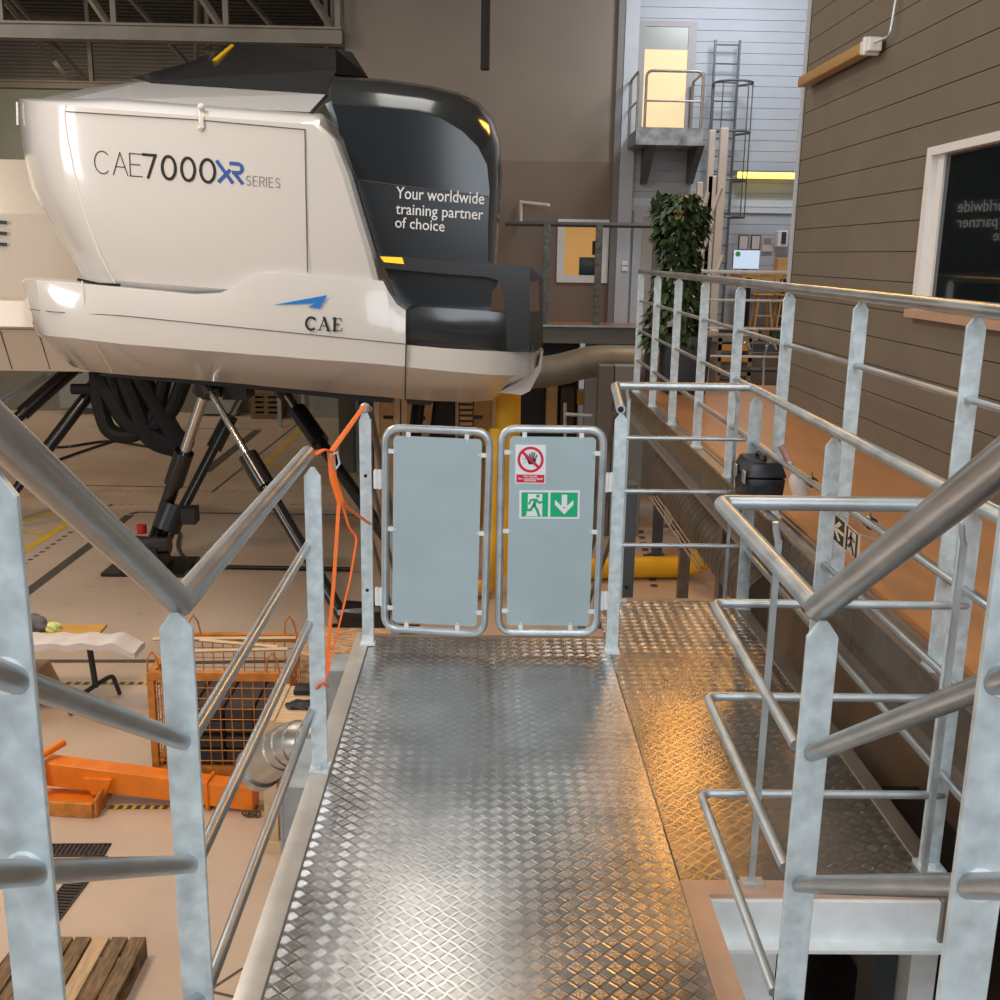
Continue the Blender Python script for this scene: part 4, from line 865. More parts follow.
# ================================================================== LOWER HALL OBJECTS, LEFT
# pallet
a = atZ(100, 937, ZF + 0.14); px0 = atZ(20, 937, ZF + 0.144).x; px1 = atZ(146, 937, ZF + 0.144).x
t = thing('pallet', 'weathered wooden pallet lying on the hall floor at the bottom left', 'pallet', ((px0 + px1) / 2, a.y - 0.6, ZF))
n = 7; wd = (px1 - px0)
for i in range(n):
    x = px0 + (wd - 0.10) * i / (n - 1); bm = B(); box(bm, x, x + 0.10, a.y - 1.2, a.y, ZF + 0.122, ZF + 0.144); bevel(bm, 0.003, 1)
    finish(bm, 'deck_board', 'wood_pallet' if i != 4 else mat('pale pallet board', (0.42, 0.28, 0.15), 0, 0.7, col2=(0.6, 0.42, 0.24), scale=6, stretch=(8, 1, 1)), t, smooth=False)
for y in (a.y - 0.145, a.y - 0.67, a.y - 1.2):
    bm = B(); box(bm, px0, px1, y, y + 0.145, ZF + 0.1, ZF + 0.122); finish(bm, 'cross_board', 'wood_pallet', t, smooth=False)
    for x in (px0, (px0 + px1) / 2 - 0.05, px1 - 0.1): bm = B(); box(bm, x, x + 0.1, y, y + 0.145, ZF + 0.022, ZF + 0.1); finish(bm, 'block', 'wood_pallet', t, smooth=False)
for x in (px0, (px0 + px1) / 2 - 0.05, px1 - 0.1): bm = B(); box(bm, x, x + 0.1, a.y - 1.2, a.y, ZF, ZF + 0.022); finish(bm, 'runner', 'wood_pallet', t, smooth=False)
# drain
t = thing('floor_drain', 'dark slotted drain channel forming a corner in the hall floor', 'drain', (-2.7, 6, ZF))
def channel(p, q, w):
    a = atZ(*p, ZF + 0.004); b = atZ(*q, ZF + 0.004); d = (b - a); ln = d.length; d.normalize(); n = d.cross(Vector((0, 0, 1))) * w / 2; bm = B()
    prism(bm, [a - n, b - n, b + n, a + n], (0, 0, -0.003)); k = int(ln / 0.035)
    finish(bm, 'channel_base', 'black', t, smooth=False)
    bm = B()
    for i in range(k):
        c = a + d * (i + 0.5) * ln / k; e = d * 0.009
        prism(bm, [c - e - n * 0.86, c + e - n * 0.86, c + e + n * 0.86, c - e + n * 0.86], (0, 0, 0.006))
    for s in (-1, 1): prism(bm, [a + n * 0.86 * s, b + n * 0.86 * s, b + n * s, a + n * s], (0, 0, 0.008))
    finish(bm, 'grate', 'grate', t, smooth=False)
channel((-30, 851), (108, 850), 0.17); channel((97, 856), (-6, 990), 0.17)
# orange jib beam
t = thing('crane_jib', 'bright orange box beam lifting arm lying on the hall floor', 'lifting arm', (-2.3, 7.3, ZF))
A = atZ(40, 812, ZF); Bp = atZ(268, 812, ZF)
ya, yb = A.y, Bp.y
A = Vector((-3.62, 8.0, ZF)); Bp = Vector((-1.84, 7.80, ZF))
d = (Bp - A).normalized(); nrm = Vector((-d.y, d.x, 0))
def bar(a, b, w, z0, z1, z2=None, z3=None):
    bm = B(); dd = (b - a).normalized(); n = Vector((-dd.y, dd.x, 0)) * w / 2
    z2 = z0 if z2 is None else z2; z3 = z1 if z3 is None else z3
    hexa(bm, [(*(a - n).xy, ZF + z0), (*(b - n).xy, ZF + z2), (*(b - n).xy, ZF + z3), (*(a - n).xy, ZF + z1), (*(a + n).xy, ZF + z0), (*(b + n).xy, ZF + z2), (*(b + n).xy, ZF + z3), (*(a + n).xy, ZF + z1)]); bevel(bm, 0.008, 1); return bm
finish(bar(A, Bp, 0.16, 0.13, 0.34, 0.02, 0.22), 'beam', 'orange', t)
e = Bp - d * 0.40; finish(bar(e, Bp - d * 0.37, 0.19, 0.01, 0.27), 'collar', 'orange', t)
finish(bar(A - Vector((0.1, 0.12, 0)), A + Vector((0.46, -0.18, 0)), 0.30, 0.02, 0.06), 'fork_plate', 'orange', t)
finish(bar(A + Vector((-0.1, -0.3, 0)), A + Vector((0.5, -0.36, 0)), 0.03, 0.0, 0.13), 'fork_plate', 'orange_rust', t)
bm = bar(A + Vector((0.50, 0.14, 0)), A + Vector((0.52, -0.36, 0)), 0.03, 0.0, 0.16); finish(bm, 'fork_plate', 'orange_rust', t)
bm = B(); prism(bm, [(*(A + d * 0.42).xy, ZF + 0.10), (*(A + d * 0.54).xy, ZF + 0.10), (*(A + d * 0.60).xy, ZF + 0.24), (*(A + d * 0.36).xy, ZF + 0.24)], (0, -0.12, 0)); finish(bm, 'gusset', 'orange', t)
bm = B(); seg_cyl(bm, A + Vector((-0.05, -0.1, 0.38)), A + Vector((0.12, 0.1, 0.44)), 0.035); seg_cyl(bm, A + Vector((0.0, -0.12, 0.05)), A + Vector((0.0, -0.1, 0.42)), 0.03); finish(bm, 'pivot', 'orange', t)
bm = B()
for i in range(4): c = Bp + Vector((-0.06 + 0.03 * i, -0.12 - 0.01 * (i % 2), 0.03)); tube(bm, [c + Vector((0.03 * math.cos(q), 0.012 * (i % 2) * math.sin(q), 0.022 * math.sin(q))) for q in [k * math.pi / 4 for k in range(8)]], 0.008, 6, closed=True)
finish(bm, 'chain', 'stem', t)
# mesh cage
yc = atZ(165, 772, ZF + 0.1).y; cx0 = atY(157, 770, yc).x; cx1 = atY(290, 770, yc).x; zt = atY(165, 672, yc).z; yb_ = atZ(220, 634, zt).y; yb_ = min(yb_, yc + 1.1)
t = thing('mesh_container', 'orange steel mesh container full of dark blocks', 'container', ((cx0 + cx1) / 2, yc + 0.5, ZF))
for x, y in ((cx0, yc), (cx1, yc), (cx0, yb_), (cx1, yb_)): bm = B(); box(bm, x - 0.028, x + 0.028, y - 0.028, y + 0.028, ZF, zt - 0.001); finish(bm, 'corner_post', 'orange_rust', t, smooth=False)
for z, nm in ((ZF + 0.12, 'base_frame'), (zt - 0.03, 'top_frame')):
    bm = B(); box(bm, cx0, cx1, yc - 0.03, yc + 0.03, z - 0.035, z + 0.035); box(bm, cx0, cx1, yb_ - 0.03, yb_ + 0.03, z - 0.035, z + 0.035)
    for x in (cx0, cx1): box(bm, x - 0.03, x + 0.03, yc + 0.03, yb_ - 0.03, z - 0.034, z + 0.034)
    finish(bm, nm, 'orange_rust', t, smooth=False)
bm = B(); z0_, z1_ = ZF + 0.12, zt - 0.04
for i in range(1, 12): x = cx0 + (cx1 - cx0) * i / 12; [seg_cyl(bm, (x, y, z0_), (x, y, z1_), 0.005, 5) for y in (yc - 0.01, yb_)]
for i in range(1, 9): z = z0_ + (z1_ - z0_) * i / 9; [seg_cyl(bm, (cx0, y, z), (cx1, y, z), 0.005, 5) for y in (yc - 0.01, yb_)]
for i in range(1, 12): y = yc + (yb_ - yc) * i / 12; [seg_cyl(bm, (x, y, z0_), (x, y, z1_), 0.005, 5) for x in (cx0, cx1)]
for i in range(1, 9): z = z0_ + (z1_ - z0_) * i / 9; [seg_cyl(bm, (x, yc, z), (x, yb_, z), 0.005, 5) for x in (cx0, cx1)]
finish(bm, 'mesh', 'orange_rust', t)
for x, y in ((cx0 + 0.12, yb_), (cx1 - 0.14, yb_), (cx0 + 0.02, yc), (cx1 - 0.12, yc)):
    bm = B(); tube(bm, [(x - 0.05, y, zt - 0.05), (x - 0.04, y, zt + 0.12), (x, y, zt + 0.18), (x + 0.04, y, zt + 0.12), (x + 0.07, y, zt - 0.05)], 0.008, 6); finish(bm, 'lifting_eye', 'orange_rust', t)
bm = B()
for k, z in enumerate((0.13, 0.26, 0.40, 0.53)):
    for i in range(4): w_ = (cx1 - cx0 - 0.1) / 4; x = cx0 + 0.05 + i * w_; box(bm, x + 0.01, x + w_ - 0.01, yc + 0.08, yb_ - 0.1, ZF + z + 0.03, ZF + z + 0.13)
bevel(bm, 0.008, 1)
tag(finish(bm, 'stacked_blocks', mat('dark rubber blocks', (0.05, 0.042, 0.038), 0, 0.8, 0.2)), 'dark weight blocks stacked in layers inside the orange mesh container', 'blocks', kind='stuff')
for i, (p, q) in enumerate((((153, 639), (296, 638)), ((200, 640), (278, 647)), ((193, 651), (288, 649)))):
    bm = B(); a = atZ(*p, zt + 0.03 + i * 0.02); b = atZ(*q, zt + 0.03 + i * 0.02); tube(bm, [a, b], 0.018, 4)
    tag(finish(bm, 'wooden_lath', 'wood', smooth=False), ('longest pale wooden lath lying across the mesh container', 'slanting middle wooden lath on the mesh container', 'front wooden lath lying on the mesh container')[i], 'lath', 'laths lying on the mesh container')
# folding table with foam and garment
zt2 = ZF + 0.74
t = thing('work_table', 'folding work table with yellow wooden top and black legs', 'table', (-4.3, 9.6, ZF))
p = [atZ(-60, 646, zt2), atZ(88, 646, zt2), atZ(107, 624, zt2), atZ(-40, 624, zt2)]
bm = B(); prism(bm, p, (0, 0, -0.03)); finish(bm, 'tabletop', mat('yellow table top', (0.58, 0.30, 0.06), 0, 0.5, 0.06), t, smooth=False)
bm = B(); c = (p[1] + p[2]) / 2 + Vector((-0.1, 0, 0)); seg_cyl(bm, c - Vector((0, 0, 0.03)), (c.x + 0.04, c.y, ZF + 0.18), 0.03); tube(bm, fillet([(c.x - 0.12, c.y - 0.3, ZF + 0.02), (c.x - 0.05, c.y - 0.15, ZF + 0.16), (c.x + 0.04, c.y, ZF + 0.2), (c.x + 0.16, c.y + 0.15, ZF + 0.25), (c.x + 0.2, c.y + 0.2, ZF + 0.02)], 0.06, 5), 0.024, 8); finish(bm, 'leg', 'black_soft', t)
bm = B(); seg_cyl(bm, (c.x - 1.3, c.y, zt2 - 0.03), (c.x - 1.3, c.y, ZF), 0.03); finish(bm, 'leg', 'black_soft', t)
bm = B(); rr = []
for i in range(61):
    f = i / 60; q = atZ(-40 + 180 * f, 640, zt2 + 0.05); h = 0.042 + 0.006 * math.sin(i * 0.5); dz = 0.010 * math.sin(i * 0.62) - 0.085 * max(0, f - 0.88) / 0.12
    rr.append([q + Vector((0, -0.17, dz - h)), q + Vector((0, -0.18, dz + h * 0.6)), q + Vector((0, 0.0, dz + h)), q + Vector((0, 0.14, dz + h * 0.5)), q + Vector((0, 0.14, dz - h))])
V = grid(bm, rr); bm.faces.new(V[0]); bm.faces.new(V[-1][::-1])
for a, b in zip(V, V[1:]): bm.faces.new([a[0], b[0], b[-1], a[-1]])
tag(finish(bm, 'foam_sheet', 'foam'), 'long pale foam sheet lying on the yellow table top', 'foam sheet')
def lump(name, m, c, r, label, cat, sq=(1, 1, 0.6), seed=1):
    bm = B(); bmesh.ops.create_icosphere(bm, subdivisions=4, radius=1)
    rnd = random.Random(seed); ph = [rnd.uniform(0, 6) for _ in range(6)]
    for v in bm.verts:
        n_ = 1 + 0.13 * math.sin(v.co.x * 5 + ph[0]) * math.cos(v.co.y * 4 + ph[1]) + 0.09 * math.sin(v.co.z * 8 + ph[2] + v.co.x * 7) + 0.05 * math.sin(v.co.y * 13 + ph[3])
        v.co = Vector((c[0] + v.co.x * r * sq[0] * n_, c[1] + v.co.y * r * sq[1] * n_, max(c[2], c[2] + r * sq[2] * 0.35 + v.co.z * r * sq[2] * n_)))
    return tag(finish(bm, name, m), label, cat)
c = atZ(31, 630, zt2); lump('jacket', 'cloth', (c.x, c.y, zt2 + 0.001), 0.155, 'crumpled dark grey garment on the table beside a lime patch', 'garment', (1.15, 0.8, 0.75), 3)
c = atZ(53, 630, zt2); lump('hi_vis_vest', 'hivis', (c.x, c.y, zt2 + 0.001), 0.075, 'small lime and white reflective cloth on the table', 'vest', (1.1, 0.8, 0.8), 5)
c = atZ(35, 707, ZF); t = thing('cardboard_box', 'open cardboard box standing under the table', 'box', (c.x, c.y, ZF))
bm = B(); box(bm, c.x - 0.5, c.x + 0.0, c.y, c.y + 0.4, ZF, ZF + 0.34); finish(bm, 'carton', 'cardboard', t, smooth=False)
bm = B(); prism(bm, [(c.x, c.y, ZF + 0.34), (c.x, c.y + 0.4, ZF + 0.34), (c.x + 0.13, c.y + 0.4, ZF + 0.02), (c.x + 0.13, c.y, ZF + 0.02)], (0.01, 0, 0)); finish(bm, 'flap', 'cardboard', t, smooth=False)
# crates beside the walkway
base = atZ(266, 853, ZF)
ztc = atY(268, 722, base.y).z
t = thing('wooden_crate', 'pine crate with a strand board lid and black gloves on it', 'crate', (base.x, base.y, ZF))
xr_ = -0.75
yt = atZ(290, 686, ztc).y
bm = B(); box(bm, base.x + 0.01, xr_, base.y + 0.02, yt, ZF + 0.1, ztc - 0.02); finish(bm, 'side', 'osb', t, smooth=False)
bm = B(); box(bm, base.x, base.x + 0.10, base.y, base.y + 0.03, ZF + 0.1, ztc - 0.12); box(bm, base.x, xr_, base.y, base.y + 0.03, ztc - 0.12, ztc - 0.02); box(bm, base.x - 0.01, base.x + 0.19, base.y - 0.02, base.y + 0.1, ZF, ZF + 0.10); finish(bm, 'batten', 'wood', t, smooth=False)
bm = B(); box(bm, base.x, xr_, base.y, yt, ztc - 0.02, ztc); box(bm, base.x, base.x + 0.1, base.y, yt, ztc, ztc + 0.015); finish(bm, 'lid', 'wood', t, smooth=False)
bm = B(); c = atZ(310, 695, ztc); box(bm, c.x - 0.13, c.x + 0.2, c.y - 0.02, c.y + 0.13, ztc + 0.001, ztc + 0.05); bevel(bm, 0.015, 2); tag(finish(bm, 'glove', 'black_soft'), 'black folded glove at the back of the crate lid', 'glove', 'gloves on the crate')
c = atZ(304, 706, ztc); lump('glove', 'black_soft', (c.x, c.y, ztc + 0.001), 0.12, 'black crumpled glove at the front of the crate lid', 'glove', (1.1, 0.7, 0.2), 8)
bm = B(); a = atZ(300, 655, -1.35); bx = atZ(360, 628, -1.35)
box(bm, a.x, a.x + 0.75, a.y, bx.y, ZF, -1.35); tag(finish(bm, 'strand_board_box', 'osb', smooth=False), 'large strand board box behind the pine crate, nearest the gate post', 'box')
# ventilation elbow
t = thing('ventilation_duct', 'shiny round duct elbow meeting the grey bracket under the walkway', 'duct', (-0.95, 3.9, -0.4))
e0 = atY(330, 744, 3.95); e1 = atY(292, 742, 4.05); e2 = atY(262, 765, 4.2)
P_ = fillet([e0, e1, e2], 0.16, 9); P_ = P_[:1] + [P_[0].lerp(P_[1], 0.5)] + P_[1:]
bm = B(); tube(bm, P_, 0.092, 24); finish(bm, 'pipe', 'duct', t)
for k in (2, 5, 8, 11):
    k = min(k, len(P_) - 2); dd = (P_[k + 1] - P_[k]).normalized() * 0.006; bm = B(); tube(bm, [P_[k] - dd, P_[k] + dd], 0.097, 24); finish(bm, 'seam_ring', 'duct', t)
bm = B(); tube(bm, [e2 - (e2 - e1).normalized() * 0.004, e2 + (e2 - e1).normalized() * 0.05], 0.103, 24); finish(bm, 'end_collar', 'duct', t)

# ================================================================== MIDDLE BACKGROUND BELOW THE SIMULATOR
def pbox(name, label, cat, px0, py0, px1, py1, y, depth, m, group=None, bev=0.01, children=()):
    a = atY(px0, py1, y); b = atY(px1, py0, y)
    bm = B(); box(bm, min(a.x, b.x), max(a.x, b.x), y, y + depth, a.z, b.z)
    if bev: bevel(bm, bev, 1)
    return tag(finish(bm, name, m, smooth=False), label, cat, group)
for px0, px1, py0, lab in ((375, 400, 398, 'plywood transport crate left of the narrow gap behind the gate'), (402, 437, 399, 'plywood transport crate with a dark cut-out behind the left gate leaf'), (455, 498, 398, 'plywood transport crate beside the yellow column')):
    y = 17.0; t = thing('transport_crate', lab, 'crate', (0, y, ZF), 'plywood crates behind the gate'); a = atY(px0, 500, y); b = atY(px1, py0, y)
    bm = B(); box(bm, a.x, b.x, y, y + 1.0, ZF, b.z); finish(bm, 'side', 'crate', t, smooth=False)
    bm = B(); box(bm, a.x, a.x + 0.09, y - 0.03, y, ZF, b.z); box(bm, b.x - 0.09, b.x, y - 0.03, y, ZF, b.z); box(bm, a.x + 0.09, b.x - 0.09, y - 0.03, y, b.z - 0.8, b.z - 0.68); finish(bm, 'batten', 'wood', t, smooth=False)
    bm = B(); box(bm, (a.x + b.x) / 2 - 0.06, (a.x + b.x) / 2 + 0.1, y - 0.012, y - 0.001, b.z - 0.35, b.z - 0.29); finish(bm, 'hand_hole', 'black', t, smooth=False)
t = thing('spring_rack', 'upright slatted wooden rack between crates behind the gate', 'rack', (0, 16.8, ZF)); a = atY(458, 500, 16.7); b = atY(474, 400, 16.7)
bm = B(); box(bm, a.x, b.x, 16.7, 16.8, ZF, b.z); finish(bm, 'board', 'teal_dark', t, smooth=False)
bm = B()
for i in range(26): box(bm, a.x + 0.02, b.x - 0.02, 16.66, 16.7, b.z - 0.09 * i - 0.05, b.z - 0.09 * i)
finish(bm, 'slat', 'crate', t, smooth=False)
t = thing('yellow_column', 'bright yellow column standing behind the gate leaves', 'column', (0.2, 14.5, ZF)); c = atY(508, 430, 14.5)
bm = B(); lathe(bm, (c.x, 14.5, ZF), [(0.21, 0), (0.21, 0.05), (0.19, 0.06), (0.17, 2.75)]); finish(bm, 'sleeve', 'yellow', t)
c = atY(495, 560, 12.2)
bm = B(); tube(bm, fillet([atY(497, 430, 13.5), atY(492, 500, 13.2), atY(490, 560, 12.8), atZ(492, 585, ZF + 0.15), atZ(470, 590, ZF + 0.15)], 0.3, 5), 0.11, 12)
tag(finish(bm, 'yellow_hose', 'yellow'), 'yellow hose hanging down between the two gate leaves', 'hose')
for x, lab in ((446, 'black'), (425, 'dark')):
    bm = B(); tube(bm, [atY(x - 6, 398, 15.5), atY(x - 14, 470, 15.0)], 0.1, 10); finish(bm, 'motion_leg', 'black', SIM)
t = thing('timber_stack', 'stack of wooden pallets against the rear wall below the simulator', 'pallet stack', (-4, 23, ZF))
y = 28.3; a = atY(251, 412, y); b = atY(281, 392, y)
for i in range(4):
    z = a.z + (b.z - a.z) * i / 4; bm = B(); box(bm, a.x, b.x, y, y + 0.8, z + 0.02, z + 0.1)
    for k in range(3): box(bm, a.x + k * (b.x - a.x - 0.12) / 2, a.x + k * (b.x - a.x - 0.12) / 2 + 0.12, y, y + 0.8, z - 0.04, z + 0.02)
    finish(bm, 'pallet_layer', 'wood_pallet', t, smooth=False)
bm = B(); box(bm, a.x, b.x, y, y + 0.8, ZF, max(ZF + 0.05, a.z - 0.04)); finish(bm, 'bottom_layer', 'wood_pallet', t, smooth=False)
for x, w_, lab in ((279, 3, 'thin grey post beside the pallet stack'), (303, 4, 'grey post crossed by the right motion leg'), (342, 4, 'grey post behind the left railing end'), (356, 3, 'grey post nearest the left gate post')):
    y = 27.0; c = atY(x, 400, y); bm = B(); box(bm, c.x - 0.05, c.x + 0.05, y, y + 0.1, ZF, 1.0); bevel(bm, 0.006, 1); tag(finish(bm, 'steel_column', 'grey_wall', smooth=False), lab, 'column', 'thin steel columns of the hall')
bm = B(); a = atY(100, 400, 26); b = atY(372, 400, 26)
box(bm, -24, 1.5, 29.3, 29.5, ZF, ZF + 4.2) ; struct(bm, 'wall_hall_low', mat('dim olive partition', (0.20, 0.19, 0.15), 0, 0.6, 0.06))
for i, (x0_, x1_, y0_, y1_) in enumerate(((60, 95, 372, 408), (200, 235, 380, 414), (310, 338, 385, 418))):
    pbox('cabinet', ('pale cabinet against the partition left of the cables', 'grey cabinet on the partition between the front legs', 'grey cabinet on the partition behind the right leg')[i], 'cabinet', x0_, y0_ - 6, x1_, y1_, 28.7, 0.5, 'grey_wall')
t = thing('ladder', 'sloping step ladder lying in the dim area under the left machine', 'ladder', (-9, 19, ZF))
for o_ in (0, 9):
    bm = B(); tube(bm, [atY(-4 + o_, 402, 19.5), atY(46 + o_, 374, 19.5)], 0.03, 6); finish(bm, 'stile', 'grey_wall', t)
bm = B()
for i in range(8): f = i / 8; tube(bm, [atY(-4 + 50 * f, 402 - 28 * f, 19.5), atY(5 + 50 * f, 402 - 28 * f, 19.5)], 0.02, 6)
finish(bm, 'rung', 'grey_wall', t)

# right of the gate: ducts, columns, yellow hose
def duct(name, label, pts, r, m, rings=0):
    t = thing(name, label, 'duct', pts[0]); bm = B(); P = fillet(pts, r * 1.2, 4); tube(bm, P, r, 20); finish(bm, 'pipe', m, t)
    if rings:
        bm = B()
        for a, b in zip(pts, pts[1:]):
            L_ = (b - a).length; k = max(2, int(L_ / rings))
            for i in range(k): c = a.lerp(b, (i + 0.5) / k); dd = (b - a).normalized() * 0.012; tube(bm, [c - dd, c + dd], r * 1.012, 20)
        finish(bm, 'spiral_seam', m, t)
    return t
duct('ventilation_duct', 'silver ventilation duct bending under the rear gallery', [atY(520, 374, 17.5), atY(556, 371, 17.5), atY(592, 360.5, 17.5), atY(690, 362.5, 17.5)], 0.265, mat('dull galvanised duct', (0.26, 0.24, 0.19), 0.3, 0.5, 0.1, 4), rings=0.5)
duct('ventilation_duct', 'dull spiral duct running beneath the platform edge', [Vector((1.82, 9.8, -0.25)), Vector((1.84, 6.1, -0.30))], 0.22, 'duct_brown', rings=0.12)
t = thing('gallery_beam', 'grey fascia of the rear gallery', 'beam', (2, 19.3, 0.2)); bm = B(); a = atY(600, 327, 19.35).z; b = atY(600, 343.5, 19.35).z
box(bm, -1.2, 5, 19.3, 19.42, b, a); finish(bm, 'web', mat('grey green fascia', (0.17, 0.175, 0.165), 0, 0.5, 0.05), t, smooth=False)
bm = B(); box(bm, -1.2, 5, 19.24, 19.42, a, a + 0.03); finish(bm, 'flange', 'galv', t, smooth=False)
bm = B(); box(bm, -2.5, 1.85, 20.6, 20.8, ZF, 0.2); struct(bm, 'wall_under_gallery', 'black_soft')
for i, (x0_, x1_, y0_, y1_, m, lab) in enumerate(((546, 558, 384, 430, 'crate', 'brown locker at the left of the dim room under the gallery'), (560, 575, 388, 430, mat('dim brown', (0.07, 0.04, 0.02), 0, 0.6), 'dark brown locker in the dim room under the gallery'), (577, 592, 392, 405, 'copper', 'amber lit panel high in the dim room under the gallery'))):
    pbox('locker', lab, 'locker', x0_, y0_, x1_, y1_, 19.9, 0.4, m)
for x0_, x1_, lab, m in ((598, 613, 'grey brown pillar left of the walkway corner rail', mat('grey brown pillar', (0.21, 0.195, 0.18), 0, 0.5)), (614, 645, 'grey painted cladding pillar behind the walkway corner rail', 'grey_wall')):
    y = 16.5; a = atY(x0_, 400, y).x; b = atY(x1_, 400, y).x; bm = B(); box(bm, a, b, y, y + 0.3, ZF, 0.1); bevel(bm, 0.01, 1); tag(finish(bm, 'pillar', m, smooth=False), lab, 'pillar')
t = thing('scaffold_frame', 'small grey tube frame in front of the dim room under the gallery', 'frame', (1.2, 17, ZF))
for a, b in (((565, 403), (565, 440)), ((565, 414), (592, 416))): bm = B(); tube(bm, [atY(*a, 16.8), atY(*b, 16.8)], 0.03, 8); finish(bm, 'tube_member', 'galv', t)
t = thing('steel_column', 'blue grey steel column just behind the right gate post', 'column', (0.95, 7.2, ZF))
bm = B(); y = 7.2; a = atY(624.5, 500, y).x; b = atY(637.5, 500, y).x; box(bm, a, b, y, y + 0.16, ZF, 0.21); finish(bm, 'shaft', 'column', t, smooth=False); 
bm = B(); seg_cyl(bm, (a + 0.04, y - 0.001, -0.55), (a + 0.04, y - 0.01, -0.55), 0.012, 8); finish(bm, 'bolt', 'black', t)
for i, (xa, xb, yb_x, y, lab) in enumerate(((655, 665, 556, 15.3, 'thin dark column under the platform, left one'), (683, 694, 600, 12.9, 'dark column under the platform beside the spiral duct'), (724, 734, 604, 6.9, 'dark column under the platform nearest the walkway corner'))):
    a = atY(xa, 500, y).x; b = atY(xb, 500, y).x; t = thing('steel_column', lab, 'column', (a, y, ZF))
    bm = B(); box(bm, a, b, y, y + 0.12, ZF, 0.21); bevel(bm, 0.006, 1); finish(bm, 'shaft', 'column' if i == 0 else 'beam', t, smooth=False)
    bm = B(); box(bm, a - 0.05, b + 0.05, y - 0.05, y + 0.17, ZF, ZF + 0.02); finish(bm, 'base_plate', 'beam', t, smooth=False)
    if i == 0: bm = B(); tube(bm, [(b, y, -1.4), (b + 0.6, y + 0.1, -0.9)], 0.03, 4); finish(bm, 'brace', 'beam', t, smooth=False)
P_ = [atZ(560, 570, ZF + 0.17), atZ(630, 567, ZF + 0.17), atZ(682, 567, ZF + 0.17), atZ(700, 562, ZF + 0.3), atZ(712, 552, ZF + 0.55)]
bm = B(); tube(bm, fillet(P_, 0.3, 5), 0.155, 16); tag(finish(bm, 'yellow_hose', 'yellow'), 'thick yellow hose lying on the hall floor below the walkway corner', 'hose')
t = thing('railing', 'thin slanting handrails of a stair down in the hall below the platform', 'railing', (2, 11, ZF))
for i in range(6): bm = B(); tube(bm, [atY(650 + i * 3.2, 497 - i * 0.5, 11.2), atY(700 + i * 2.4, 572 - i * 4, 9.6)], 0.010, 6); finish(bm, 'rail_bar', 'beam_light', t)
bm = B(); tube(bm, [atY(664, 526, 10.8), atY(684, 526, 10.8)], 0.02, 6); finish(bm, 'rail_post', 'column', t)
bm = B(); a = atX(790, 560, 1.6)
t = thing('storage_tank', 'dark grey rounded tank below the right edge of the walkway', 'tank', (1.5, 4.4, -1))
c = atY(775, 660, 4.3); bm = B(); lathe(bm, (1.50, 4.15, ZF), [(0.155, 0), (0.155, 2.2), (0.13, 2.28), (0.06, 2.32)]); finish(bm, 'shell', mat('dim grey tank', (0.10, 0.11, 0.10), 0.1, 0.35), t)
bm = B(); a = atX(862, 758, 1.62); b = atX(930, 785, 1.62)
box(bm, 1.42, 1.655, 2.9, 3.55, -0.55, -0.14); tag(finish(bm, 'dark_opening_fill', 'black', smooth=False), 'black block filling the dark opening between walkway edge and platform wall', 'box')  # solid black block put where the opening is merely dark
for x, lab in ((936, 'left'), (962, 'right')):
    pass
t = thing('pipe_rack', 'thin bright tubes crossing in the gap at the bottom right', 'pipes', (1.5, 2.2, -1))
for p0, p1 in (((912, 960), (1000, 905)), ((912, 978), (1000, 925)), ((925, 1000), (1000, 960)), ((930, 1010), (1005, 975)), ((938, 1005), (1000, 700)), ((975, 1010), (1000, 850))):
    bm = B(); tube(bm, [atY(*p0, 2.9), atY(*p1, 3.0)], 0.009, 6); finish(bm, 'tube_member', 'ivory', t)

# ================================================================== PLATFORM OBJECTS
# toolbox
ty = 4.84; ZT = 0.618
x0_ = atY(748, 485, ty).x; x1_ = atY(786, 485, ty).x; zt_ = atY(765, 464, ty).z
t = thing('toolbox', 'black plastic toolbox resting on the lower rails beside the platform', 'toolbox', ((x0_ + x1_) / 2, ty, ZT))
hh = zt_ - ZT
bm = B(); hexa(bm, [(x0_ + 0.015, ty, ZT), (x1_ - 0.015, ty, ZT), (x1_, ty, ZT + hh * 0.66), (x0_, ty, ZT + hh * 0.66), (x0_ + 0.015, ty + 0.30, ZT), (x1_ - 0.015, ty + 0.30, ZT), (x1_, ty + 0.30, ZT + hh * 0.66), (x0_, ty + 0.30, ZT + hh * 0.66)]); bevel(bm, 0.012, 2); finish(bm, 'tray', 'black_soft', t)
bm = B(); hexa(bm, [(x0_ - 0.005, ty - 0.006, ZT + hh * 0.68), (x1_ + 0.005, ty - 0.006, ZT + hh * 0.68), (x1_ - 0.02, ty + 0.02, zt_), (x0_ + 0.02, ty + 0.02, zt_), (x0_ - 0.005, ty + 0.306, ZT + hh * 0.68), (x1_ + 0.005, ty + 0.306, ZT + hh * 0.68), (x1_ - 0.02, ty + 0.28, zt_), (x0_ + 0.02, ty + 0.28, zt_)]); bevel(bm, 0.01, 2); finish(bm, 'lid', 'black_soft', t)
bm = B(); box(bm, x0_ + 0.03, x1_ - 0.03, ty - 0.008, ty - 0.001, ZT + hh * 0.1, ZT + hh * 0.5); bevel(bm, 0.003, 1); finish(bm, 'end_panel', 'black_soft', t)
for y in (ty + 0.03, ty + 0.20):
    bm = B(); box(bm, x0_ - 0.014, x0_ - 0.004, y, y + 0.05, ZT + hh * 0.52, ZT + hh * 0.8); bevel(bm, 0.003, 1); finish(bm, 'latch', 'galv', t)
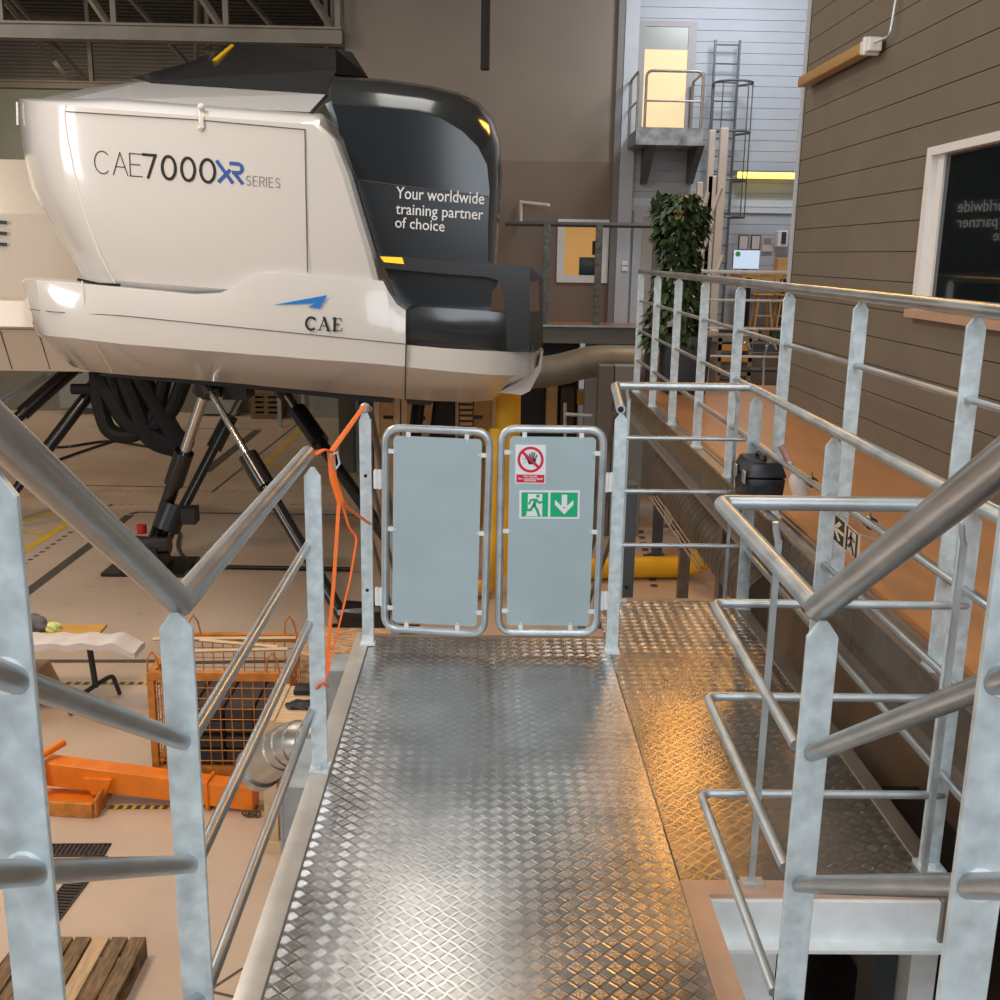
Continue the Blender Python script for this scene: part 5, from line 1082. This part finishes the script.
bm = B(); tube(bm, fillet([((x0_ + x1_) / 2, ty + 0.07, zt_), ((x0_ + x1_) / 2, ty + 0.07, zt_ + 0.02), ((x0_ + x1_) / 2, ty + 0.21, zt_ + 0.02), ((x0_ + x1_) / 2, ty + 0.21, zt_)], 0.02, 4), 0.01, 8); finish(bm, 'handle', 'black', t)
# bottle
cb = atZ(798, 503, ZP); by = 4.62; cb = atY(803, 502, by)
t = thing('spray_bottle', 'milky plastic bottle tipped against the rail beside the toolbox', 'bottle', tuple(cb))
Rm = Matrix.Translation(cb) @ Matrix.Rotation(math.radians(-22), 4, 'Y') @ Matrix.Scale(0.85, 4)
bm = B(); lathe(bm, (0, 0, 0.0), [(0.028, 0), (0.042, 0.012), (0.043, 0.10), (0.036, 0.145), (0.014, 0.17), (0.014, 0.185)], 16); bm.transform(Rm); finish(bm, 'flask', 'bottle', t)
bm = B(); lathe(bm, (0, 0, 0.185), [(0.016, 0), (0.016, 0.02), (0.007, 0.025), (0.006, 0.05)], 12); tube(bm, [(0, 0, 0.23), (-0.04, 0, 0.235)], 0.008, 8); bm.transform(Rm); finish(bm, 'cap', 'sign_white', t)
bm = B(); a = atX(781, 447, 1.5); b = atX(790, 462, 1.5); tube(bm, [atY(781, 446, 5.05), atY(791, 465, 5.0)], 0.018, 10); tag(finish(bm, 'pipe_sleeve', 'pink'), 'small pinkish sleeve leaning on the rail behind the toolbox', 'sleeve')
# clamps on the lower rail
for y, lab in ((4.62, 'black pipe clamp on the lower rail near the bottle'), (3.88, 'black pipe clamp on the lower rail above the exit sign')):
    t = thing('pipe_clamp', lab, 'clamp', (1.5, y, 0.8), 'clamps on the lower rail'); bm = B(); seg_cyl(bm, (1.5, y - 0.02, 0.8), (1.5, y + 0.02, 0.8), 0.024); finish(bm, 'band', 'black', t)
    bm = B(); tube(bm, [(1.5, y, 0.825), (1.49, y - 0.02, 0.85)], 0.004, 6); finish(bm, 'screw', 'galv', t)
# exit sign hanging on the platform rail
t = thing('exit_sign', 'small dark exit sign with left arrow hanging below the platform rail', 'sign', (1.47, 3.8, 0.7))
A = atX(834, 513, 1.46); Bq = atX(861, 530, 1.46); Cq = atX(858, 562, 1.46); Dq = atX(832, 538, 1.46)
fr = Frame2D(Dq, Cq, A)
bm = B(); prism(bm, [fr(0, 0), fr(1, 0), fr(1, 1), fr(0, 1)], (0.003, 0, 0)); finish(bm, 'board', 'sign_pale', t, smooth=False)
bm = B()
sgn = 1 if fr.n.x < 0 else -1
P2(bm, fr, [(0.0, 0.02), (0.44, 0.02), (0.44, 0.98), (0.0, 0.98)], 0.001 * sgn)
P2(bm, fr, [(0.52, 0.05), (0.94, 0.05), (0.94, 0.95), (0.52, 0.95)], 0.001 * sgn); finish(bm, 'sign_field', 'green_dark', t, smooth=False)
bm = B(); d_ = 0.002 * sgn
P2(bm, fr, [(0.06, 0.5), (0.22, 0.82), (0.30, 0.82), (0.22, 0.56), (0.40, 0.56), (0.40, 0.42), (0.22, 0.42), (0.30, 0.14), (0.22, 0.14)][:9], d_) if False else None
stroke(bm, fr, [(0.40, 0.5), (0.12, 0.5)], 0.13, 1.1, d_); stroke(bm, fr, [(0.27, 0.80), (0.10, 0.5), (0.27, 0.2)], 0.12, 1.1, d_)
P2(bm, fr, [(0.60, 0.08), (0.88, 0.08), (0.88, 0.92), (0.60, 0.92)], d_); finish(bm, 'pictogram', 'sign_pale', t, smooth=False)
bm = B()
for pts in ([(0.70, 0.74), (0.74, 0.45)], [(0.72, 0.7), (0.83, 0.6)], [(0.71, 0.68), (0.64, 0.55)], [(0.74, 0.45), (0.83, 0.12)], [(0.73, 0.45), (0.66, 0.28), (0.60, 0.28)]): stroke(bm, fr, pts, 0.07, 1.1, 0.003 * sgn)
P2(bm, fr, [(0.72 + 0.035 * math.cos(a_ * 0.6), 0.83 + 0.04 * math.sin(a_ * 0.6)) for a_ in range(10)], 0.003 * sgn); finish(bm, 'pictogram', 'green_dark', t, smooth=False)
bm = B(); tube(bm, [(1.5, 3.80, 0.8), fr(0.1, 1.0)], 0.003, 5); tube(bm, [(1.5, 3.5, 0.8), fr(0.95, 1.0)], 0.003, 5); finish(bm, 'tie', 'galv', t)
# plant
pc = Vector((1.94, 10.15, ZP))
t = thing('potted_plant', 'tall leafy climbing plant in a slate planter at the end of the platform', 'plant', tuple(pc))
bm = B(); hexa(bm, [(pc.x - 0.19, pc.y - 0.19, ZP), (pc.x + 0.19, pc.y - 0.19, ZP), (pc.x + 0.22, pc.y - 0.22, ZP + 0.56), (pc.x - 0.22, pc.y - 0.22, ZP + 0.56), (pc.x - 0.19, pc.y + 0.19, ZP), (pc.x + 0.19, pc.y + 0.19, ZP), (pc.x + 0.22, pc.y + 0.22, ZP + 0.56), (pc.x - 0.22, pc.y + 0.22, ZP + 0.56)]); bevel(bm, 0.012, 2); finish(bm, 'planter', 'planter', t)
bm = B(); tube(bm, [pc + Vector((0, 0, 0.5)), pc + Vector((-0.06, 0, 1.2)), pc + Vector((-0.04, 0, 1.75))], 0.035, 8); finish(bm, 'stem', 'stem', t)
bm = B(); rnd = random.Random(4)
for i in range(1500):
    f = rnd.random() ** 0.9; z = ZP + 0.45 + f * 1.42; rad = (0.235 - 0.03 * f + 0.04 * math.sin(f * 9)) * (0.35 + 0.65 * rnd.random() ** 0.5); a = rnd.uniform(0, 2 * math.pi)
    if f > 0.93: rad *= 0.6
    if f < 0.08: rad *= 1.25
    c = pc + Vector((-0.10 + rad * math.cos(a), rad * math.sin(a), z - ZP)); s = rnd.uniform(0.045, 0.085)
    out = Vector((math.cos(a), math.sin(a), rnd.uniform(-1.4, -0.2))).normalized(); side = out.cross(Vector((0, 0, 1))).normalized(); side = (side + Vector((0, 0, rnd.uniform(-0.5, 0.5)))).normalized(); up_ = side.cross(out) * 0.25
    P_ = [c, c + out * s * 0.35 + side * s * 0.42 + up_ * s, c + out * s * 0.9 + side * s * 0.3, c + out * s * 1.5, c + out * s * 0.9 - side * s * 0.3, c + out * s * 0.35 - side * s * 0.42 + up_ * s]
    v = [bm.verts.new(q) for q in P_]; bm.faces.new([v[0], v[1], v[2], v[3]]); bm.faces.new([v[0], v[3], v[4], v[5]])
for px, py in ((655, 207), (690, 213), (695, 215), (658, 200), (661, 206)):
    c = atY(px, py, 10.1)
    for k in range(5):
        o_ = c + Vector((rnd.uniform(-0.05, 0.05), rnd.uniform(-0.05, 0.05), rnd.uniform(-0.05, 0.05))); s = 0.05
        v = [bm.verts.new(o_ + Vector(q) * s) for q in ((0, 0, 1), (0.7, 0.2, 0.2), (0.3, 0, -0.9), (-0.5, -0.2, -0.3))]; bm.faces.new(v)
finish(bm, 'foliage', 'leaf', t)
bm = B(); hexa(bm, [(1.57, 10.3, ZP), (1.70, 10.3, ZP), (1.70, 10.3, ZP + 0.55), (1.64, 10.3, ZP + 0.6), (1.57, 10.55, ZP), (1.70, 10.55, ZP), (1.70, 10.55, ZP + 0.55), (1.64, 10.55, ZP + 0.6)]); bevel(bm, 0.02, 2)
tag(finish(bm, 'black_bag', 'black'), 'black covered bundle on the platform left of the planter', 'bag')

# light fitting on the cladding
t = thing('strip_light', 'ivory strip light hung on the taupe cladding at the top right', 'strip light', (2.66, 8.4, 3.2))
a = Vector((2.66, 9.35, 3.29)); b = Vector((2.66, 7.75, 3.24))
bm = B(); box(bm, 2.62, 2.72, 7.86, 9.35, 3.205, 3.285); bevel(bm, 0.012, 2); finish(bm, 'diffuser', 'amber_diff', t)
bm = B(); box(bm, 2.625, 2.72, 7.68, 7.86, 3.20, 3.29); box(bm, 2.615, 2.73, 7.75, 7.79, 3.185, 3.305); bevel(bm, 0.006, 1); finish(bm, 'end_cap', 'frame_white', t)
bm = B(); tube(bm, fillet([(2.66, 7.66, 3.25), (2.70, 7.5, 3.26), (2.72, 7.5, 3.5), (2.72, 7.5, 5.2)], 0.04, 4), 0.009, 8); finish(bm, 'conduit', 'galv', t)

# ================================================================== REAR GALLERY OBJECTS
yg = 19.45
t = thing('railing', 'tall dark galvanised frame railing along the rear gallery edge', 'railing', (2, yg, ZP))
zr = atY(600, 225, yg).z
bm = B(); tube(bm, [(atY(505, 226, yg).x, yg, zr), (atY(656, 224, yg).x, yg, zr)], 0.045, 4); finish(bm, 'top_bar', 'column', t, smooth=False)
for px in (546, 598, 655):
    x = atY(px, 270, yg).x; bm = B(); box(bm, x - 0.06, x + 0.06, yg - 0.05, yg + 0.05, ZP, zr); finish(bm, 'post', mat('dull zinc post', (0.15, 0.15, 0.14), 0.5, 0.5, 0.35, 14), t, smooth=False)
t = thing('wall_hook', 'thin white angled bracket on the taupe wall above the gallery', 'bracket', tuple(atY(521, 212, 20.9)))
bm = B(); tube(bm, [atY(521, 226, 20.9), atY(521, 202, 20.9), atY(549, 205, 20.2)], 0.03, 6); finish(bm, 'arm', 'frame_white', t)
bm = B(); tube(bm, [atY(486, -12, 16), atY(485, 70, 16)], 0.065, 12); tag(finish(bm, 'hanging_pole', mat('dark brown pole', (0.012, 0.008, 0.007), 0, 0.8)), 'dark vertical pole hanging from the roof above the simulator', 'pole')
# lower door and light switches
a = atY(640, 212, YB); b = atY(664, 322, YB)
bm = B(); box(bm, a.x, b.x + 0.1, YB - 0.05, YB, ZP, a.z); box(bm, a.x - 0.12, a.x - 0.001, YB - 0.06, YB, ZP, a.z + 0.12); box(bm, a.x, b.x + 0.2, YB - 0.061, YB, a.z + 0.001, a.z + 0.12); d1 = struct(bm, 'door_1', 'trim_grey')
bm = B(); box(bm, a.x + 0.06, b.x - 0.12, YB - 0.07, YB - 0.05, ZP + 0.02, a.z - 0.08); finish(bm, 'door_leaf', 'door_grey', d1, smooth=False)
bm = B(); box(bm, b.x - 0.12, b.x - 0.02, YB - 0.08, YB - 0.05, ZP, a.z - 0.04); finish(bm, 'door_jamb', 'column', d1, smooth=False)
for py in (261, 267): pbox('wall_switch', 'white switch plate on the pale wall by the lower door, %s one' % ('upper' if py == 261 else 'lower'), 'switch', 621.5, py, 628, py + 4.5, YB - 0.165, 0.03, 'frame_white', 'switch plates by the lower door')
# upper door
a = atY(641, 21, YB); b = atY(688, 128, YB)
bm = B(); box(bm, a.x - 0.04, a.x + 0.09, YB - 0.06, YB, b.z, a.z); box(bm, b.x - 0.09, b.x + 0.06, YB - 0.06, YB, b.z, a.z); box(bm, a.x + 0.09, b.x - 0.09, YB - 0.06, YB, a.z - 0.1, a.z); d2 = struct(bm, 'door_2', mat('grey brown frame', (0.34, 0.33, 0.33), 0, 0.5))
zsplit = atY(660, 50, YB).z
bm = B(); box(bm, a.x + 0.09, b.x - 0.09, YB - 0.04, YB - 0.02, b.z, zsplit); finish(bm, 'door_pane', 'warm_pale', d2, smooth=False)
bm = B(); box(bm, a.x + 0.09, b.x - 0.09, YB - 0.04, YB - 0.02, zsplit, a.z - 0.1); finish(bm, 'door_pane', mat('grey pane', (0.32, 0.34, 0.31), 0, 0.3), d2, smooth=False)
# balcony
y1_ = 20.95; y0_ = 19.75
t = thing('balcony', 'galvanised steel balcony with tube railing under the upper door', 'balcony', tuple(atY(670, 140, 20.5)))
def q(px, py, y=y0_): return atY(px, py, y)
zt_ = q(670, 130).z; zb_ = q(670, 144).z; xa = q(636, 130).x; xb = q(703, 130).x
bm = B(); box(bm, xa, xb, y0_, y1_, zb_, zt_); box(bm, xa, xb, y0_ - 0.02, y0_, zb_ - 0.02, zt_ + 0.04); finish(bm, 'deck', 'zinc_dull', t, smooth=False)
ztr = q(670, 71).z; zm = q(670, 101).z; bm = B(); P_ = fillet([(xa + 0.15, y0_, zt_), (xa + 0.15, y0_, ztr), (xb - 0.05, y0_, ztr), (xb - 0.05, y0_, zt_)], 0.12, 5); tube(bm, P_, 0.025, 8); tube(bm, [(xa + 0.15, y0_, zm), (xb - 0.05, y0_, zm)], 0.018, 8); finish(bm, 'railing_frame', 'beam_light', t)
bm = B(); tube(bm, fillet([(xa + 0.02, y0_ + 0.08, zt_), (xa + 0.02, y0_ + 0.08, ztr), (xa + 0.02, y1_ - 0.1, ztr), (xa + 0.02, y1_ - 0.1, zt_)], 0.1, 5), 0.025, 8); tube(bm, [(xa + 0.02, y0_ + 0.08, zm), (xa + 0.02, y1_ - 0.1, zm)], 0.018, 8); finish(bm, 'railing_frame', 'beam_light', t)
bm = B(); tube(bm, fillet([(xb - 0.02, y0_ + 0.08, zt_), (xb - 0.02, y0_ + 0.08, ztr), (xb - 0.02, y1_ - 0.1, ztr), (xb - 0.02, y1_ - 0.1, zt_)], 0.1, 5), 0.025, 8); finish(bm, 'railing_frame', 'beam_light', t)
for px in (648, 695):
    x = q(px, 150, 20.5).x; bm = B(); zz = q(px, 184, 20.9).z; prism(bm, [(x - 0.06, y0_ + 0.15, zb_), (x - 0.06, y1_, zb_), (x - 0.06, y1_, zz), (x - 0.06, y1_ - 0.12, zz)], (0.12, 0, 0)); finish(bm, 'bracket', 'column', t, smooth=False)
# caged ladder
t = thing('caged_ladder', 'grey steel caged ladder fixed on the pale end wall', 'ladder', tuple(atY(725, 270, 20.8)))
yl = 20.75; zl0 = ZP; zl1 = atY(724, 40, yl).z; xl0 = atY(711, 120, yl).x; xl1 = atY(735, 120, yl).x
for x in (xl0, xl1): bm = B(); box(bm, x - 0.02, x + 0.02, yl - 0.03, yl + 0.03, zl0, zl1); finish(bm, 'stile', 'column', t, smooth=False)
bm = B(); z = zl0 + 0.2
while z < zl1: seg_cyl(bm, (xl0, yl, z), (xl1, yl, z), 0.014, 6); z += 0.33
tag(finish(bm, 'rungs', 'column', t), None)
xm = (xl0 + xl1) / 2 + 0.08; hoopz = [atY(725, y, 20.3).z for y in (82, 132, 180, 217)]
for z in hoopz:
    bm = B(); P_ = [(xl0, yl, z)] + [(xm + 0.36 * math.cos(a_), yl - 0.32 - 0.36 * math.sin(a_), z) for a_ in [math.pi - k * math.pi / 10 for k in range(11)]] + [(xl1, yl, z)]; tube(bm, P_, 0.022, 6); finish(bm, 'cage_hoop', 'column', t)
for a_ in (0.15, 0.9, 1.57, 2.3, 3.0):
    x = xm + 0.36 * math.cos(a_); y = yl - 0.32 - 0.36 * math.sin(a_); bm = B(); tube(bm, [(x, y, hoopz[-1]), (x, y, hoopz[0])], 0.012, 6); finish(bm, 'cage_bar', 'column', t)
# lift mast
t = thing('work_lift', 'cream painted mast work lift with diagonal braces in front of the ladder', 'work lift', tuple(atY(712, 320, 18)))
yl = 18.6
for px, top, w_ in ((700, 182, 0.05), (712.5, 130, 0.055), (724.5, 128, 0.07), (712, 176, 0.07)):
    c = atY(px, top, yl); bm = B(); box(bm, c.x - w_, c.x + w_, yl - 0.05, yl + 0.05, -1.2, c.z); bevel(bm, 0.01, 1); finish(bm, 'mast', 'lift', t, smooth=False)
for a, b in (((708, 192), (700, 228)), ((721, 188), (708, 225)), ((712, 225), (697, 268)), ((723, 255), (716, 275)), ((705, 235), (695, 268))): bm = B(); tube(bm, [atY(*a, yl - 0.06), atY(*b, yl - 0.06)], 0.035, 4); finish(bm, 'brace', 'lift', t, smooth=False)
a = atY(694, 228, yl); b = atY(709, 300, yl); bm = B(); box(bm, a.x, b.x, yl + 0.1, yl + 0.4, -1.2, a.z); bevel(bm, 0.02, 1); finish(bm, 'cabinet', 'lift', t, smooth=False)
# yellow tube light
bm = B(); a = atY(738, 175, 20.7); b = atY(800, 175, 20.7); tube(bm, [(a.x, 20.7, a.z), (b.x, 20.7, a.z)], 0.06, 10); t = thing('tube_light', 'glowing yellow tube light on the pale end wall', 'tube light', tuple(a)); finish(bm, 'tube', 'tube_light', t)
bm = B(); box(bm, a.x - 0.08, b.x, 20.76, 20.9, a.z + 0.0, a.z + 0.09); finish(bm, 'housing', 'column', t, smooth=False)
# notices, screen and desk
def zd_(): return (atY(722, 277, 19.7).z + atY(790, 273, 19.7).z) / 2
for px0, px1, lab in ((738, 749, 'left framed notice of the pair above the screen'), (750.5, 761, 'right framed notice of the pair above the screen')):
    t = thing('notice', lab, 'notice', tuple(atY(px0, 250, 20.9)), 'notices on the end wall'); a = atY(px0, 250, 20.94); b = atY(px1, 235, 20.94)
    bm = B(); box(bm, a.x, b.x, 20.94, 20.97, a.z, b.z); finish(bm, 'frame', 'stem', t, smooth=False)
    bm = B(); box(bm, a.x + 0.02, b.x - 0.02, 20.93, 20.94, a.z + 0.02, b.z - 0.02); finish(bm, 'sheet', 'paper', t, smooth=False)
pbox('notice', 'unframed paper notice with dark picture right of the framed pair', 'notice', 762, 237, 773, 251.5, 20.95, 0.01, 'paper', 'notices on the end wall', bev=0)
pbox('photo_print', 'small dark photo pinned on the unframed notice', 'photo', 764, 238, 772, 243, 20.93, 0.01, 'txt_grey', bev=0)
t = thing('wall_dispenser', 'white wall box with a purple front near the building corner', 'dispenser', tuple(atY(783, 240, 20.6)))
a = atY(777.5, 247, 20.7); b = atY(789, 230.5, 20.7); bm = B(); box(bm, a.x, b.x, 20.7, 20.95, a.z, b.z); bevel(bm, 0.02, 1); finish(bm, 'housing', 'frame_white', t)
bm = B(); box(bm, a.x + 0.06, b.x - 0.05, 20.68, 20.7, a.z + 0.06, b.z - 0.03); finish(bm, 'front', 'purple', t, smooth=False)
t = thing('monitor', 'pale blue lit screen standing on the gallery desk', 'monitor', tuple(atY(747, 270, 20)))
a = atY(733, 268.5, 19.9); b = atY(760, 250.5, 19.9); bm = B(); box(bm, a.x, b.x, 19.9, 19.94, a.z, b.z); finish(bm, 'screen', 'screen', t, smooth=False)
bm = B(); P_ = fillet([(a.x, 19.93, a.z), (b.x, 19.93, a.z), (b.x, 19.93, b.z), (a.x, 19.93, b.z)], 0.03, 3, closed=True); tube(bm, P_, 0.015, 6, closed=True); box(bm, (a.x + b.x) / 2 - 0.04, (a.x + b.x) / 2 + 0.04, 19.95, 20, zd_(), a.z + 0.1); finish(bm, 'bezel', 'purple', t)
bm = B(); c = atY(738, 254, 19.89); seg_cyl(bm, c, c + Vector((0, 0.005, 0)), 0.05, 10); finish(bm, 'sticker', mat('green sticker', (0.1, 0.5, 0.08), 0, 0.5), t, smooth=False)
t = thing('desk', 'yellow wooden desk below the notices on the rear gallery', 'desk', tuple(atY(755, 325, 20)))
a = atY(744, 277, 19.7); b = atY(790, 273, 19.7); zd = (a.z + b.z) / 2; bm = B(); box(bm, a.x, b.x + 0.2, 19.88, 20.8, zd - 0.06, zd); finish(bm, 'desktop', 'copper', t, smooth=False)
for px in (748, 788): c = atY(px, 300, 20.5); bm = B(); box(bm, c.x - 0.04, c.x + 0.04, 20.5, 20.6, ZP, zd - 0.06); finish(bm, 'leg', 'black_soft', t, smooth=False)
def chair(px, yy, label):
    c = atY(px, 326, yy); t = thing('bar_chair', label, 'chair', (c.x, yy, ZP), 'chairs at the gallery desk'); s = 0.17
    for sx, sy in ((-1, -1), (1, -1), (-1, 1), (1, 1)): bm = B(); tube(bm, [(c.x + sx * s, yy + sy * s, ZP), (c.x + sx * s * 0.55, yy + sy * s * 0.6, ZP + 0.62)], 0.018, 6); finish(bm, 'leg', 'copper', t)
    bm = B(); box(bm, c.x - 0.18, c.x + 0.18, yy - 0.18, yy + 0.18, ZP + 0.62, ZP + 0.65); bevel(bm, 0.01, 1); finish(bm, 'seat', 'copper', t)
    bm = B(); tube(bm, [(c.x - 0.15, yy - 0.17, ZP + 0.65), (c.x - 0.13, yy - 0.22, ZP + 1.0), (c.x + 0.13, yy - 0.22, ZP + 1.0), (c.x + 0.15, yy - 0.17, ZP + 0.65)], 0.018, 6); finish(bm, 'backrest', 'copper', t)
    bm = B(); tube(bm, [(c.x - s * 0.8, yy - s * 0.8, ZP + 0.25), (c.x + s * 0.8, yy - s * 0.8, ZP + 0.25), (c.x + s * 0.8, yy + s * 0.8, ZP + 0.25), (c.x - s * 0.8, yy + s * 0.8, ZP + 0.25)], 0.01, 6, closed=True); finish(bm, 'footrest', 'galv', t)
chair(761, 19.64, 'yellow legged bar chair at the desk, under the notices'); chair(783, 19.64, 'yellow legged bar chair at the desk, nearest the building corner')
pbox('parcel', 'small tan carton on the desk at the building corner', 'carton', 777, 258, 790, 275, 20.15, 0.3, 'crate')
pbox('monitor', 'black panel standing below the gallery desk under the tan carton', 'panel', 777, 279, 788, 325, 20.3, 0.05, 'black')
# things under the gallery at the right
t = thing('storage_shelf', 'low storage shelf with yellow boards below the gallery desk', 'shelf', tuple(atY(730, 385, 15)))
for i, (py, m) in enumerate(((338, 'beam_light'), (347, 'copper'), (358, 'copper'), (372, 'beam_light'), (384, 'beam_light'))):
    a = atY(697 if i in (0,) else 718, py, 15); b = atY(752, py, 15); bm = B(); box(bm, a.x, b.x, 15, 15.5, a.z - 0.05, a.z + 0.04); finish(bm, 'shelf_board', m, t, smooth=False)
for px in (719, 750): c = atY(px, 360, 15); bm = B(); box(bm, c.x - 0.03, c.x + 0.03, 15, 15.5, ZF, atY(719, 338, 15).z); finish(bm, 'upright', 'beam_light', t, smooth=False)
def arch(px, w_, label):
    t = thing('tube_chair', label, 'chair', tuple(atY(px, 385, 14)), 'chrome tube chairs below the gallery')
    for dy in (0, 0.35):
        P_ = [atY(px - w_, 390, 14 + dy), atY(px - w_ * 0.9, 355, 14 + dy), atY(px - w_ * 0.3, 343, 14 + dy), atY(px + w_ * 0.5, 343, 14 + dy), atY(px + w_ * 0.9, 350, 14 + dy)]
        bm = B(); tube(bm, fillet(P_, 0.12, 4), 0.02, 8); finish(bm, 'frame', 'chrome', t)
    a = atY(px - w_ * 0.8, 372, 14); bm = B(); box(bm, a.x, a.x + 0.35, 14, 14.35, a.z, a.z + 0.03); finish(bm, 'seat', 'black_soft', t, smooth=False)
arch(744, 7, 'chrome tube chair in front of the low shelf'); arch(770, 7, 'chrome tube chair right of the low shelf')
a = atY(738, 341, 18.9); b = atY(786, 341, 18.9)
t = thing('bin_shelf', 'plain brown shelf board holding the row of bins under the desk', 'shelf', (a.x, 18.9, a.z))
bm = B(); box(bm, a.x, b.x, 18.85, 19.24, a.z - 0.05, a.z - 0.001); finish(bm, 'board', 'beam_light', t, smooth=False)
for x in (a.x, b.x - 0.05): bm = B(); box(bm, x, x + 0.05, 18.85, 19.24, ZF, a.z - 0.05); finish(bm, 'leg', 'beam_light', t, smooth=False)
for i, (px0, px1, m) in enumerate(((741, 750, 'leaf'), (752, 759, 'grey_wall'), (761, 770, 'back_low'), (772, 782, 'leaf'))):
    pbox('storage_bin', ('green bin left of the row under the desk', 'grey bin in the row under the desk', 'brown bin in the row under the desk', 'green bin at the right of the row under the desk')[i], 'bin', px0, 329, px1, 341, 18.9, 0.3, m, 'bins in a row under the desk')
pbox('white_cabinet', 'tall cream cabinet below the lift mast behind the railing', 'cabinet', 700, 330, 719, 400, 16, 0.5, 'lift')
bm = B(); box(bm, 3.2, 7, 16.9, 17.0, ZF, 0.3); struct(bm, 'wall_low_partition', mat('dim brown partition', (0.13, 0.10, 0.075), 0, 0.6))
